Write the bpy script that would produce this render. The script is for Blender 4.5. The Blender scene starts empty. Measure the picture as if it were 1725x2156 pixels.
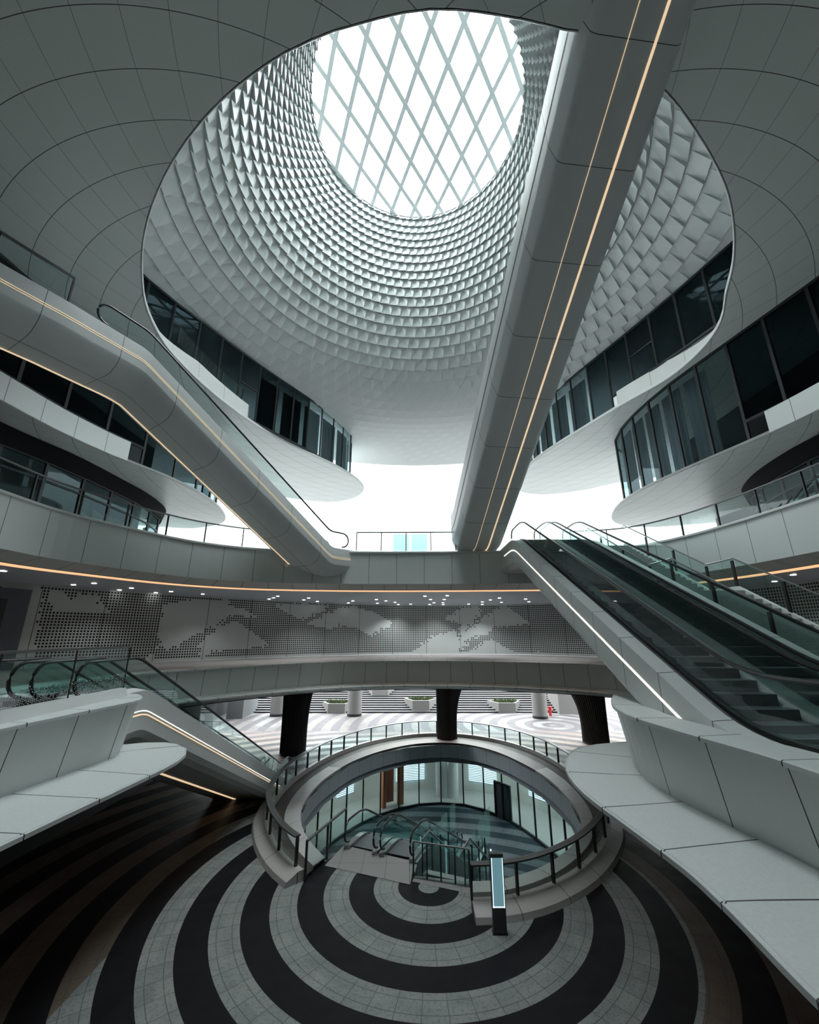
import bpy, bmesh, math, random
from mathutils import Vector
from mathutils.geometry import tessellate_polygon
random.seed(7)
S = bpy.context.scene
COL = S.collection
PI = math.pi

# ------------------------------------------------------------------ camera
CAM_Z = 8.5
PITCH = math.radians(16.45)
FPX = 871.0
cd = bpy.data.cameras.new('camera')
cam = bpy.data.objects.new('camera', cd)
COL.objects.link(cam)
cam.location = (0, 0, CAM_Z)
cam.rotation_euler = (PI / 2 + PITCH, 0, 0)
cd.sensor_fit = 'HORIZONTAL'
cd.sensor_width = 36.0
cd.lens = 36.0 * FPX / 1725.0
cd.clip_start = 0.05
cd.clip_end = 500
S.camera = cam

# ------------------------------------------------------------------ world, exposure
S.view_settings.view_transform = 'Standard'
S.view_settings.look = 'None'
S.view_settings.gamma = 1
S.view_settings.exposure = 0.88
S.view_settings.use_curve_mapping = False
w = bpy.data.worlds.new('overcast_sky')
S.world = w
w.use_nodes = True
wn = w.node_tree
bg = wn.nodes['Background']
bg.inputs['Color'].default_value = (0.86, 0.92, 0.93, 1)
# overcast sky: bright overhead, paler towards the horizon
_tc = wn.nodes.new('ShaderNodeTexCoord'); _sp = wn.nodes.new('ShaderNodeSeparateXYZ')
wn.links.new(_tc.outputs['Generated'], _sp.inputs[0])
def _m(op, a, b):
    n = wn.nodes.new('ShaderNodeMath'); n.operation = op
    for i, v in enumerate((a, b)):
        if isinstance(v, (int, float)): n.inputs[i].default_value = v
        else: wn.links.new(v, n.inputs[i])
    return n.outputs[0]
SKY_HORIZON, SKY_ZENITH = 0.85, 15.5
_u = _m('MAXIMUM', _sp.outputs[2], 0.0)
wn.links.new(_m('ADD', SKY_HORIZON, _m('MULTIPLY', SKY_ZENITH, _m('POWER', _u, 1.8))), bg.inputs['Strength'])

cosP, sinP = math.cos(PITCH), math.sin(PITCH)
def on_z(px, py, z):
    """measured photo point -> plan position at height z"""
    x = (px - 862.5) / FPX; u = (1078 - py) / FPX
    r = (x, cosP - u * sinP, u * cosP + sinP)
    k = (z - CAM_Z) / r[2]
    return (r[0] * k, r[1] * k)
def to_px(X, Y, z):
    h = z - CAM_Z
    d = Y * cosP + h * sinP; u = -Y * sinP + h * cosP
    return (862.5 + FPX * X / d, 1078 - FPX * u / d)

# ------------------------------------------------------------------ materials
def new_mat(name):
    m = bpy.data.materials.new(name); m.use_nodes = True
    nt = m.node_tree
    return m, nt, nt.nodes['Principled BSDF'], nt.nodes['Material Output']
def plain(name, col, rough=0.5, metal=0.0, spec=0.5, emit=None, es=0.0):
    m, nt, b, o = new_mat(name)
    b.inputs['Base Color'].default_value = (*col, 1)
    b.inputs['Roughness'].default_value = rough
    b.inputs['Metallic'].default_value = metal
    b.inputs['Specular IOR Level'].default_value = spec
    if emit:
        b.inputs['Emission Color'].default_value = (*emit, 1)
        b.inputs['Emission Strength'].default_value = es
    return m
def N(nt, t, **kw):
    n = nt.nodes.new(t)
    for k, v in kw.items(): setattr(n, k, v)
    return n
def M(nt, op, a, b=None, c=None):
    n = nt.nodes.new('ShaderNodeMath'); n.operation = op
    for i, v in enumerate((a, b, c)):
        if v is None: continue
        if isinstance(v, (int, float)): n.inputs[i].default_value = v
        else: nt.links.new(v, n.inputs[i])
    return n.outputs[0]
def mixc(nt, f, a, b):
    n = nt.nodes.new('ShaderNodeMix'); n.data_type = 'RGBA'
    if isinstance(f, (int, float)): n.inputs[0].default_value = f
    else: nt.links.new(f, n.inputs[0])
    for i, v in ((6, a), (7, b)):
        if isinstance(v, tuple): n.inputs[i].default_value = (*v, 1) if len(v) == 3 else v
        else: nt.links.new(v, n.inputs[i])
    return n.outputs[2]
def line(nt, v, period, width):
    """1 on thin lines every period of v"""
    f = M(nt, 'FRACT', M(nt, 'DIVIDE', v, period))
    d = M(nt, 'ABSOLUTE', M(nt, 'SUBTRACT', f, 0.5))
    return M(nt, 'GREATER_THAN', d, 0.5 - 0.5 * width / period)
def panel(name, col, seam_u=1.2, seam_v=None, width=0.02, seam=(0.05, 0.055, 0.055), rough=0.42, spec=0.35, speck=0.0):
    m, nt, b, o = new_mat(name)
    uv = N(nt, 'ShaderNodeUVMap'); sp = N(nt, 'ShaderNodeSeparateXYZ')
    nt.links.new(uv.outputs[0], sp.inputs[0])
    l = line(nt, sp.outputs[0], seam_u, width)
    if seam_v: l = M(nt, 'MAXIMUM', l, line(nt, sp.outputs[1], seam_v, width))
    tc = N(nt, 'ShaderNodeTexCoord'); no = N(nt, 'ShaderNodeTexNoise')
    no.inputs['Scale'].default_value = 0.35 if not speck else 30.0
    nt.links.new(tc.outputs['Object'], no.inputs['Vector'])
    dark = tuple(c * (0.93 if not speck else 0.8) for c in col)
    base = mixc(nt, no.outputs['Fac'], col, dark)
    c = mixc(nt, l, base, seam)
    nt.links.new(c, b.inputs['Base Color'])
    b.inputs['Roughness'].default_value = rough
    b.inputs['Specular IOR Level'].default_value = spec
    return m
def glass(name, tint, refl=0.08, rough=0.02):
    m, nt, b, o = new_mat(name)
    nt.nodes.remove(b)
    t = N(nt, 'ShaderNodeBsdfTransparent'); t.inputs[0].default_value = (*tint, 1)
    g = N(nt, 'ShaderNodeBsdfGlossy'); g.inputs['Roughness'].default_value = rough
    g.inputs[0].default_value = (0.85, 0.95, 0.97, 1)
    f = N(nt, 'ShaderNodeFresnel'); f.inputs[0].default_value = 1.5
    mx = N(nt, 'ShaderNodeMixShader')
    k = M(nt, 'ADD', M(nt, 'MULTIPLY', f.outputs[0], 0.8), refl - 0.03)
    k = M(nt, 'MINIMUM', k, 1.0)
    ge = N(nt, 'ShaderNodeNewGeometry')
    k = M(nt, 'MULTIPLY', k, M(nt, 'SUBTRACT', 1.0, ge.outputs['Backfacing']))
    tc_ = mixc(nt, ge.outputs['Backfacing'], tint, (1.0, 1.0, 1.0))
    nt.links.new(tc_, t.inputs[0])
    nt.links.new(k, mx.inputs[0]); nt.links.new(t.outputs[0], mx.inputs[1]); nt.links.new(g.outputs[0], mx.inputs[2])
    nt.links.new(mx.outputs[0], o.inputs[0])
    return m

WHITE = (0.74, 0.78, 0.77)
m_panel = panel('white_cladding', WHITE, 1.25)
m_panel_w = panel('white_cladding_wide', WHITE, 1.55)
m_bright = panel('bright_white_cladding', (0.86, 0.89, 0.89), 2.4, width=.016)
m_strip = panel('pale_trim_panels', (0.66, 0.66, 0.63), 1.25)
m_beige = panel('beige_trim_panels', (0.60, 0.55, 0.49), 1.2)
m_stone = panel('pale_speckled_stone', (0.70, 0.74, 0.73), 1.35, width=0.025, rough=0.5, speck=1)
m_white = plain('white_painted_metal', (0.66, 0.68, 0.67), 0.38, spec=0.4)
m_grey = plain('grey_painted_metal', (0.33, 0.335, 0.33), 0.45)
m_darkgrey = plain('dark_grey_metal', (0.09, 0.095, 0.1), 0.45)
m_black = plain('black_rubber', (0.008, 0.009, 0.01), 0.3)
m_shadow = plain('matt_black_recess', (0.01, 0.01, 0.011), 0.8, spec=0.1)
m_steel = plain('brushed_steel', (0.34, 0.35, 0.35), 0.28, 0.9)
m_hand = plain('grey_handrail_steel', (0.16, 0.165, 0.165), 0.35, 0.5)
m_steel_d = plain('dark_steel', (0.07, 0.075, 0.075), 0.4, 0.7)
m_orange = plain('warm_light_strip', (0.9, 0.6, 0.4), emit=(1.0, 0.52, 0.27), es=0.65)
m_warm = plain('warm_white_light_line', (0.9, 0.8, 0.6), emit=(1.0, 0.72, 0.45), es=0.42)
m_warmthin = plain('thin_warm_light_line', (0.9, 0.8, 0.6), emit=(1.0, 0.72, 0.45), es=0.32)
m_lwhite = plain('white_light_line', (0.9, 0.9, 0.85), emit=(1.0, 0.93, 0.80), es=0.75)
m_groove = plain('brass_grey_groove', (0.30, 0.29, 0.24), 0.5)
m_mull = plain('dark_window_frame', (0.022, 0.027, 0.03), 0.5, spec=0.3)
m_down = plain('downlight_glow', (1, 1, 1), emit=(1.0, 0.93, 0.85), es=6.0)
m_ceil = plain('grey_ceiling_paint', (0.60, 0.66, 0.72), 0.35, spec=0.5)
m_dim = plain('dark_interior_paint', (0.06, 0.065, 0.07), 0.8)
m_core = plain('grey_interior_paint', (0.72, 0.75, 0.75), 0.8)
m_glass = glass('clear_balustrade_glass', (0.78, 0.88, 0.87), 0.05)
m_teal = glass('green_tinted_glass', (0.74, 0.90, 0.87), 0.09)
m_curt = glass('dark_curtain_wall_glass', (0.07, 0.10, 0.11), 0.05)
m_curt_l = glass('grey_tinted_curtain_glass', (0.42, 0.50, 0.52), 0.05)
m_screen = glass('pale_teal_screen_glass', (0.32, 0.48, 0.50), 0.08)
m_basegl = glass('basement_window_glass', (0.62, 0.80, 0.80), 0.06)
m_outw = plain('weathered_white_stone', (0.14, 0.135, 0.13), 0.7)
m_plant = plain('green_foliage', (0.03, 0.05, 0.009), 0.8)
m_soil = plain('dark_soil', (0.03, 0.025, 0.02), 0.9)
m_orangewall = plain('orange_door_surround', (0.50, 0.17, 0.08), 0.6)
m_red = plain('red_paint', (0.35, 0.02, 0.02), 0.5)
m_lit = plain('lit_slatted_window_glow', (0.8, 0.9, 1), emit=(0.75, 0.88, 1.0), es=0.8)
m_kiosk = plain('kiosk_screen_glow', (0.3, 0.5, 0.55), emit=(0.30, 0.62, 0.72), es=0.2)
m_kioskb = plain('kiosk_screen_white', (0.8, 0.9, 0.95), emit=(0.75, 0.92, 1.0), es=0.8)
m_roof = plain('white_roof_scales', (0.50, 0.535, 0.53), 0.32, spec=0.45)
m_bars = plain('pale_blue_grey_steel', (0.84, 0.90, 0.91), 0.5)
m_skyglass = glass('skylight_glass', (0.97, 0.99, 0.99), 0.03)

# soffit with a spiral lozenge of panel joints
def spiral_soffit():
    m, nt, b, o = new_mat('white_soffit_panels')
    tc = N(nt, 'ShaderNodeTexCoord'); sp = N(nt, 'ShaderNodeSeparateXYZ')
    nt.links.new(tc.outputs['Object'], sp.inputs[0])
    x = M(nt, 'SUBTRACT', sp.outputs[0], 0.5); y = M(nt, 'SUBTRACT', sp.outputs[1], 17.7)
    r = M(nt, 'SQRT', M(nt, 'ADD', M(nt, 'MULTIPLY', x, x), M(nt, 'MULTIPLY', y, y)))
    a = M(nt, 'ABSOLUTE', M(nt, 'ARCTAN2', x, M(nt, 'MULTIPLY', y, -1.0)))
    a = M(nt, 'MULTIPLY', a, 180 / PI)
    s1 = M(nt, 'SUBTRACT', r, M(nt, 'MULTIPLY', a, 0.165))
    s2 = M(nt, 'ADD', r, M(nt, 'MULTIPLY', a, 0.20))
    l = M(nt, 'MAXIMUM', line(nt, s1, 1.42, 0.024), line(nt, s2, 1.45, 0.015))
    c = mixc(nt, l, (0.72, 0.775, 0.755), (0.10, 0.11, 0.11))
    nt.links.new(c, b.inputs['Base Color'])
    b.inputs['Roughness'].default_value = 0.35
    b.inputs['Specular IOR Level'].default_value = 0.4
    return m
m_soffit = spiral_soffit()

# ring paving
def paving(name, cx, cy, blue=False, plaza=False):
    m, nt, b, o = new_mat(name)
    tc = N(nt, 'ShaderNodeTexCoord'); sp = N(nt, 'ShaderNodeSeparateXYZ')
    nt.links.new(tc.outputs['Object'], sp.inputs[0])
    x = M(nt, 'SUBTRACT', sp.outputs[0], cx); y = M(nt, 'SUBTRACT', sp.outputs[1], cy)
    r = M(nt, 'SQRT', M(nt, 'ADD', M(nt, 'MULTIPLY', x, x), M(nt, 'MULTIPLY', y, y)))
    a = M(nt, 'ARCTAN2', y, x)
    q = M(nt, 'SUBTRACT', r, 1.068)
    ph = M(nt, 'FRACT', M(nt, 'DIVIDE', q, 2 * 0.8485))
    light = M(nt, 'LESS_THAN', ph, 0.5)
    light = M(nt, 'MULTIPLY', light, M(nt, 'GREATER_THAN', q, 0.0))
    light = M(nt, 'MAXIMUM', light, M(nt, 'LESS_THAN', r, 0.36))
    idx = M(nt, 'FLOOR', M(nt, 'DIVIDE', q, 0.8485))
    # joints: middle of each ring and radial cuts
    mid = line(nt, M(nt, 'ADD', q, 0.21), 0.4243, 0.02)
    arc = M(nt, 'DIVIDE', a, M(nt, 'DIVIDE', 0.62, M(nt, 'MAXIMUM', M(nt, 'ADD', M(nt, 'MULTIPLY', idx, 0.8485), 1.5), 0.6)))
    fr = M(nt, 'FRACT', arc); rad = M(nt, 'GREATER_THAN', M(nt, 'ABSOLUTE', M(nt, 'SUBTRACT', fr, 0.5)), 0.485)
    joint = M(nt, 'MAXIMUM', mid, rad)
    n1 = N(nt, 'ShaderNodeTexNoise'); n1.inputs['Scale'].default_value = 1.6; n1.inputs['Detail'].default_value = 6
    n2 = N(nt, 'ShaderNodeTexNoise'); n2.inputs['Scale'].default_value = 14; n2.inputs['Detail'].default_value = 4
    n3 = N(nt, 'ShaderNodeTexNoise'); n3.inputs['Scale'].default_value = 0.16
    for n in (n1, n2, n3): nt.links.new(tc.outputs['Object'], n.inputs['Vector'])
    g1 = mixc(nt, n1.outputs['Fac'], (0.34, 0.355, 0.345), (0.19, 0.205, 0.20))
    g1 = mixc(nt, M(nt, 'MULTIPLY', M(nt, 'GREATER_THAN', n2.outputs['Fac'], 0.56), 0.35), g1, (0.11, 0.12, 0.115))
    wn_ = N(nt, 'ShaderNodeTexWhiteNoise'); wn_.noise_dimensions = '2D'
    cb = N(nt, 'ShaderNodeCombineXYZ')
    nt.links.new(M(nt, 'FLOOR', arc), cb.inputs[0]); nt.links.new(M(nt, 'FLOOR', M(nt, 'DIVIDE', q, 0.4243)), cb.inputs[1])
    nt.links.new(cb.outputs[0], wn_.inputs[0])
    g1 = mixc(nt, M(nt, 'MULTIPLY', wn_.outputs[0], 0.3), g1, (0.11, 0.13, 0.14))
    brown = M(nt, 'MULTIPLY', M(nt, 'GREATER_THAN', r, 8.0), M(nt, 'GREATER_THAN', M(nt, 'ADD', x, M(nt, 'MULTIPLY', M(nt, 'LESS_THAN', x, -9.0), 30)), 3.0))
    g1 = mixc(nt, M(nt, 'MULTIPLY', brown, 0.75), g1, (0.12, 0.075, 0.045))
    if plaza: g1 = mixc(nt, M(nt, 'GREATER_THAN', n3.outputs['Fac'], 0.52), g1, (0.075, 0.052, 0.047))
    dk = mixc(nt, n1.outputs['Fac'], (0.005, 0.006, 0.008), (0.011, 0.011, 0.013))
    if plaza:
        dk = mixc(nt, n3.outputs['Fac'], (0.055, 0.05, 0.052), (0.042, 0.04, 0.044)); g1 = mixc(nt, 0.8, g1, (0.075, 0.071, 0.073))
    else:
        far = M(nt, 'MINIMUM', 1.0, M(nt, 'MAXIMUM', 0.0, M(nt, 'DIVIDE', M(nt, 'SUBTRACT', sp.outputs[1], 36.0), 5.0)))
        if not blue:
            pk = mixc(nt, M(nt, 'GREATER_THAN', n3.outputs['Fac'], 0.5), (0.085, 0.08, 0.082), (0.09, 0.066, 0.060))
            dk = mixc(nt, far, dk, (0.058, 0.053, 0.055)); g1 = mixc(nt, M(nt, 'MULTIPLY', far, .9), g1, pk)
    if blue:
        g1 = mixc(nt, n1.outputs['Fac'], (0.20, 0.25, 0.27), (0.14, 0.18, 0.20)); dk = mixc(nt, n1.outputs['Fac'], (0.015, 0.04, 0.055), (0.03, 0.06, 0.075))
    g = mixc(nt, M(nt, 'MULTIPLY', joint, 0.8), g1, (0.07, 0.08, 0.08))
    dk = mixc(nt, M(nt, 'MULTIPLY', joint, 0.35), dk, (0.006, 0.007, 0.008))
    c = mixc(nt, light, dk, g)
    nt.links.new(c, b.inputs['Base Color'])
    ro = M(nt, 'ADD', M(nt, 'MULTIPLY', n1.outputs['Fac'], 0.35), 0.38)
    nt.links.new(ro, b.inputs['Roughness'])
    b.inputs['Specular IOR Level'].default_value = 0.16
    return m
m_floor = paving('ring_stone_paving', 0.67, 17.62)
m_plaza = paving('plaza_ring_paving', 14.0, 44.5, plaza=True)
m_plaza2 = plain('pale_plaza_stone', (0.08, 0.08, 0.08), 0.7)
m_bfloor = paving('dark_blue_striped_floor', 0.67, 17.62, blue=True)
m_land = panel('grey_landing_slabs', (0.27, 0.265, 0.26), 0.9, 1.6, 0.012, rough=0.6)

# ------------------------------------------------------------------ builders
ORG = {}
class MB:
    def __init__(s): s.v = []; s.f = []; s.uv = []; s.mi = []
    def face(s, pts, uvs=None, mi=0):
        i = len(s.v); s.v += [tuple(p) for p in pts]; s.f.append(tuple(range(i, i + len(pts))))
        s.uv.append(uvs or [(p[0], p[1]) for p in pts]); s.mi.append(mi)
    def box(s, x0, x1, y0, y1, z0, z1, mi=0, fr=None):
        c = [(x, y, z) for x in (x0, x1) for y in (y0, y1) for z in (z0, z1)]
        if fr: c = [fr(p) for p in c]
        for q in ((0, 1, 3, 2), (4, 6, 7, 5), (0, 4, 5, 1), (2, 3, 7, 6), (0, 2, 6, 4), (1, 5, 7, 3)):
            p = [c[k] for k in q]
            e = (Vector(p[1]) - Vector(p[0])).length; g = (Vector(p[3]) - Vector(p[0])).length
            s.face(p, [(0.01, 0.01), (e, 0.01), (e, g), (0.01, g)], mi)
    def bar(s, a, b, wd, ht=None, up=(0, 0, 1), mi=0):
        a = Vector(a); b = Vector(b); ht = ht or wd
        d = (b - a).normalized(); u = Vector(up)
        if abs(d.dot(u)) > 0.98: u = Vector((0, 1, 0))
        r = d.cross(u).normalized() * wd / 2; u = r.cross(d).normalized() * ht / 2
        A = [a + r + u, a - r + u, a - r - u, a + r - u]; B = [p + (b - a) for p in A]
        for k in range(4): s.face([A[k], A[(k + 1) % 4], B[(k + 1) % 4], B[k]], mi=mi)
        s.face(A[::-1], mi=mi); s.face(B, mi=mi)
    def tube(s, pts, r, n=8, mi=0, closed=False):
        P = [Vector(p) for p in pts]; rings = []
        for i, p in enumerate(P):
            a = P[i - 1] if (i or closed) else P[0]; b = P[(i + 1) % len(P)] if (i < len(P) - 1 or closed) else P[-1]
            d = (b - a).normalized(); u = Vector((0, 0, 1)) if abs(d.z) < 0.95 else Vector((0, 1, 0))
            x = d.cross(u).normalized(); y = x.cross(d)
            rings.append([p + (x * math.cos(t) + y * math.sin(t)) * r for t in [2 * PI * k / n for k in range(n)]])
        for i in range(len(P) - (0 if closed else 1)):
            A, B = rings[i], rings[(i + 1) % len(P)]
            for k in range(n): s.face([A[k], A[(k + 1) % n], B[(k + 1) % n], B[k]], mi=mi)
        if not closed: s.face(rings[0][::-1], mi=mi); s.face(rings[-1], mi=mi)
    def loft(s, rows, closed_row=False, closed=False, mi=0, uv=True):
        """rows: list of stations, each a list of points"""
        u = 0.0; us = [0.0]; n = len(rows)
        for i in range(1, n + (1 if closed else 0)):
            u += (Vector(rows[i % n][0]) - Vector(rows[i - 1][0])).length; us.append(u)
        m = len(rows[0])
        for i in range(n - (0 if closed else 1)):
            A, B = rows[i], rows[(i + 1) % n]; v = 0.0
            for k in range(m - (0 if closed_row else 1)):
                k2 = (k + 1) % m; dv = (Vector(A[k2]) - Vector(A[k])).length
                s.face([A[k], A[k2], B[k2], B[k]], [(us[i], v), (us[i], v + dv), (us[i + 1], v + dv), (us[i + 1], v)],
                       mi[k] if isinstance(mi, (list, tuple)) else mi)
                v += dv
    def cap(s, pts, mi=0): s.face(pts, mi=mi)
    def poly(s, loops, z, up=True, mi=0):
        L = [[Vector((p[0], p[1], 0)) for p in lp] for lp in loops]
        flat = [p for lp in L for p in lp]
        for t in tessellate_polygon(L):
            p = [flat[i] for i in t]
            nrm = (p[1] - p[0]).cross(p[2] - p[0]).z
            if (nrm > 0) != up: p = p[::-1]
            s.face([(q.x, q.y, z) for q in p], mi=mi)
    def build(s, name, mats, parent=None, smooth=False, merge=True, kind=None):
        me = bpy.data.meshes.new(name)
        me.from_pydata(s.v, [], s.f)
        if not isinstance(mats, (list, tuple)): mats = [mats]
        for m in mats: me.materials.append(m)
        uvl = me.uv_layers.new(name='UVMap')
        k = 0
        for fi, f in enumerate(s.f):
            for j in range(len(f)):
                uvl.data[k].uv = s.uv[fi][j]; k += 1
        for i, p in enumerate(me.polygons): p.material_index = s.mi[i]
        if merge:
            bm = bmesh.new(); bm.from_mesh(me)
            bmesh.ops.remove_doubles(bm, verts=bm.verts, dist=0.0004)
            bm.to_mesh(me); bm.free()
        if smooth:
            for p in me.polygons: p.use_smooth = True
            me.set_sharp_from_angle(angle=math.radians(38))
        o = bpy.data.objects.new(name, me); COL.objects.link(o)
        if parent:
            o.parent = parent
            o.location = -Vector(ORG.get(parent.name, (0, 0, 0)))
        if kind: o['kind'] = kind
        return o

def thing(name, label, cat, org=(0, 0, 0), group=None):
    o = bpy.data.objects.new(name, None); COL.objects.link(o)
    o.empty_display_size = 0.2
    o.location = org; ORG[o.name] = org
    o['label'] = label; o['category'] = cat
    if group: o['group'] = group
    return o
def tag(o, label, cat, group=None):
    o['label'] = label; o['category'] = cat
    if group: o['group'] = group
    return o

def spline(pts, step=0.35, closed=False):
    """Catmull-Rom through n-dimensional points, resampled"""
    n = len(pts); out = []
    D = len(pts[0])
    for i in range(n if closed else n - 1):
        p0 = pts[(i - 1) % n] if (closed or i > 0) else pts[0]
        p1 = pts[i]; p2 = pts[(i + 1) % n]
        p3 = pts[(i + 2) % n] if (closed or i < n - 2) else pts[-1]
        L = math.dist(p1[:2], p2[:2]) if D >= 2 else 1
        k = max(2, int(L / step))
        for j in range(k):
            t = j / k
            out.append(tuple(0.5 * (2 * p1[d] + (-p0[d] + p2[d]) * t + (2 * p0[d] - 5 * p1[d] + 4 * p2[d] - p3[d]) * t * t
                             + (-p0[d] + 3 * p1[d] - 3 * p2[d] + p3[d]) * t ** 3) for d in range(D)))
    if not closed: out.append(tuple(pts[-1]))
    return out
def normals(path, closed=False, side=1):
    """unit horizontal normals; side=+1 is to the left of travel"""
    n = len(path); out = []
    for i in range(n):
        a = path[i - 1] if (i or closed) else path[0]; b = path[(i + 1) % n] if (i < n - 1 or closed) else path[-1]
        dx, dy = b[0] - a[0], b[1] - a[1]; L = math.hypot(dx, dy) or 1
        out.append((-dy / L * side, dx / L * side))
    return out
def offset(path, d, closed=False):
    return [(p[0] + q[0] * d, p[1] + q[1] * d) for p, q in zip(path, normals(path, closed))]
def arclen(path):
    s = [0.0]
    for a, b in zip(path, path[1:]): s.append(s[-1] + math.dist(a[:2], b[:2]))
    return s
def at(path, s, S_=None):
    S_ = S_ or arclen(path); s = max(0, min(S_[-1], s))
    for i in range(len(path) - 1):
        if S_[i + 1] >= s - 1e-9:
            t = (s - S_[i]) / max(1e-9, S_[i + 1] - S_[i])
            return tuple(path[i][d] + (path[i + 1][d] - path[i][d]) * t for d in range(len(path[0])))
    return path[-1]

def profile_loft(mb, path, prof, closed=False, side=1, mi=0):
    """prof: (w outward, z) pairs swept along the plan path"""
    nn = normals(path, closed, side)
    rows = [[(p[0] + q[0] * a, p[1] + q[1] * a, z) for a, z in prof] for p, q in zip(path, nn)]
    mb.loft(rows, closed=closed, mi=mi)

# ================================================================== SETTING
# heights
Z_B = -4.4      # basement floor
Z_2 = 6.9       # first gallery floor
Z_3 = 13.0      # second gallery floor
Z_4 = 17.1      # underside of the third gallery slab
Z_5 = 22.8      # underside of the top slab
Z_R = 27.5      # edge of the roof funnel
CX, CY = 0.5, 17.8

# outlines of the openings (left near -> far -> right near)
C3 = spline([(-13.0, -4), (-13.1, 4), (-13.2, 9), (-13.25, 12.6), (-13.15, 15.0), (-12.55, 16.9), (-11.4, 19.4), (-10.2, 20.9),
             (-8.5, 22.05), (-6.2, 22.7), (-3.15, 23.1), (1.0, 23.15), (5.0, 22.9), (8.5, 22.55), (10.6, 22.2), (11.9, 21.5), (13.0, 19.4), (13.5, 16.8), (13.7, 13.5), (13.7, 8), (13.5, 2), (13.4, -4)], 0.4)
C2 = spline([(-4.5, -1.0, 0), (-6.3, 0.5, .6), (-6.9, 3, 1.4), (-6.95, 5.5, 1.4), (-6.82, 7.6, 1.4), (-6.74, 8.6, 1.42), (-6.62, 9.7, 1.4), (-6.5, 10.5, 1.3), (-6.62, 11.1, 1.15), (-7.0, 11.6, .8), (-7.4, 11.8, .1),
             (-9.0, 11.85, 0), (-10.75, 12.1, 0), (-11.1, 14.5, 0.05), (-10.7, 17.5, 0.3), (-9.9, 19.4, .55), (-7.6, 22.2, .9), (-4, 24.9, 1.15), (0.2, 25.9, 1.2), (4.5, 25.3, 1.2), (8, 23.9, 1.2),
             (10.3, 22.3, 1.2), (11.9, 19.5, 1.2), (12.4, 16, 1.0), (11.5, 13.2, .3), (9, 12.4, 0), (6.5, 12.3, 0), (5.55, 11.9, .3), (5.1, 11.25, .9), (4.72, 10.5, 1.1), (4.40, 9.6, 1.15),
             (4.27, 8.57, 1.15), (4.42, 7.3, 1.2), (4.6, 6.2, 1.28), (4.65, 5.3, 1.35), (4.55, 3.5, 1.4), (4.2, 1, .8), (2.8, -1.0, 0)], 0.3)
R5 = spline([(-1.9, 6.44), (-3.19, 6.83), (-4.68, 7.5), (-6.14, 8.37), (-7.57, 9.45), (-8.94, 10.74), (-10.16, 12.19), (-11.15, 13.71), (-11.96, 15.26), (-12.45, 16.9),
             (-12.65, 18.8), (-12.3, 22.0), (-11.3, 25.8), (-9.9, 29.0), (-8.05, 31.87), (-6.5, 34.3), (-5.31, 36.79), (-4.72, 38.6), (-4.76, 40.15), (-5.3, 41.8), (-6.4, 43.26), (-8.71, 44.46), (-11.5, 43.8), (-20, 39.5), (-27, 34.5)], 0.5)
R5R = spline([(27, 34.5), (22, 37.6), (20.1, 38.5), (18.07, 40.44), (15.08, 41.81), (13.2, 41.7), (11.75, 40.89), (10.8, 39.0), (10.55, 36.18), (10.75, 32.9), (11.6, 29.9), (12.6, 27.2), (13.94, 23.69), (15.1, 21.0),
              (15.35, 18.5), (14.9, 16.4), (13.92, 14.71), (13.13, 13.25), (12.09, 11.8), (10.84, 10.41), (9.46, 9.25), (8.07, 8.26), (7.09, 7.65), (5.8, 6.98), (4.46, 6.5), (3.84, 6.41), (2.73, 6.23), (1.11, 6.07), (-0.14, 6.12), (-1.9, 6.44)], 0.5)
C4L = spline([(-16.2, -6), (-16.3, 3), (-16.0, 10), (-15.75, 14), (-15.55, 16.5), (-15.1, 18.7), (-14.5, 20.5), (-13.8, 22.6), (-13.4, 25.5), (-13.7, 29.0), (-14.9, 32.0), (-17.2, 33.6), (-20, 33.8), (-27, 31)], 0.5)
C4R = spline([(17.2, -6), (17.3, 3), (16.9, 10), (16.5, 14.2), (16.15, 16.75), (15.5, 19.4), (14.96, 21.6), (14.5, 24.5), (14.6, 27.5), (15.42, 30.3), (16.5, 32.1), (17.9, 33.1), (20.2, 33.6), (23, 32.8), (27, 31)], 0.5)

# ---- ground floor with the oval opening
HOLE = [(-3.3, 19.3), (-4.35, 20.9), (-5.2, 23), (-5.45, 25.5), (-5.05, 28.5), (-4.1, 31.5), (-2.6, 34), (-0.2, 36.2), (2.6, 37.1), (5.1, 36.3), (7.0, 33.5),
        (8.2, 29.5), (8.5, 25.5), (7.95, 22.5), (6.8, 20.4), (5.3, 18.9), (3.7, 18.0), (2.2, 17.7), (0.15, 18.2), (0.3, 19.1), (-2.7, 20.35)]
b = MB()
rect = [(-40, -10), (40, -10), (40, 42), (-40, 42)]
b.poly([rect, HOLE], 0.0)
b.build('floor', m_floor, kind='structure')
b = MB()
b.poly([[(-60, 42), (60, 42), (60, 95), (-60, 95)]], 0.0)
b.build('floor', m_plaza, kind='structure')
b = MB()
b.poly([[(-400, -400), (400, -400), (400, 400), (-400, 400)], [(-60, -10), (60, -10), (60, 95), (-60, 95)]], -0.02)
b.poly([[(-60, -10), (-40, -10), (-40, 42), (-60, 42)]], -.01); b.poly([[(40, -10), (60, -10), (60, 42), (40, 42)]], -.01)
b.build('floor', m_plaza2, kind='structure')
b = MB()
b.poly([rect, HOLE], -1.2, up=False)
b.build('ceiling', m_ceil, kind='structure')
b = MB()
b.poly([[(-22, 8), (26, 8), (26, 52), (-22, 52)]], Z_B)
b.build('floor', m_bfloor, kind='structure')

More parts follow.
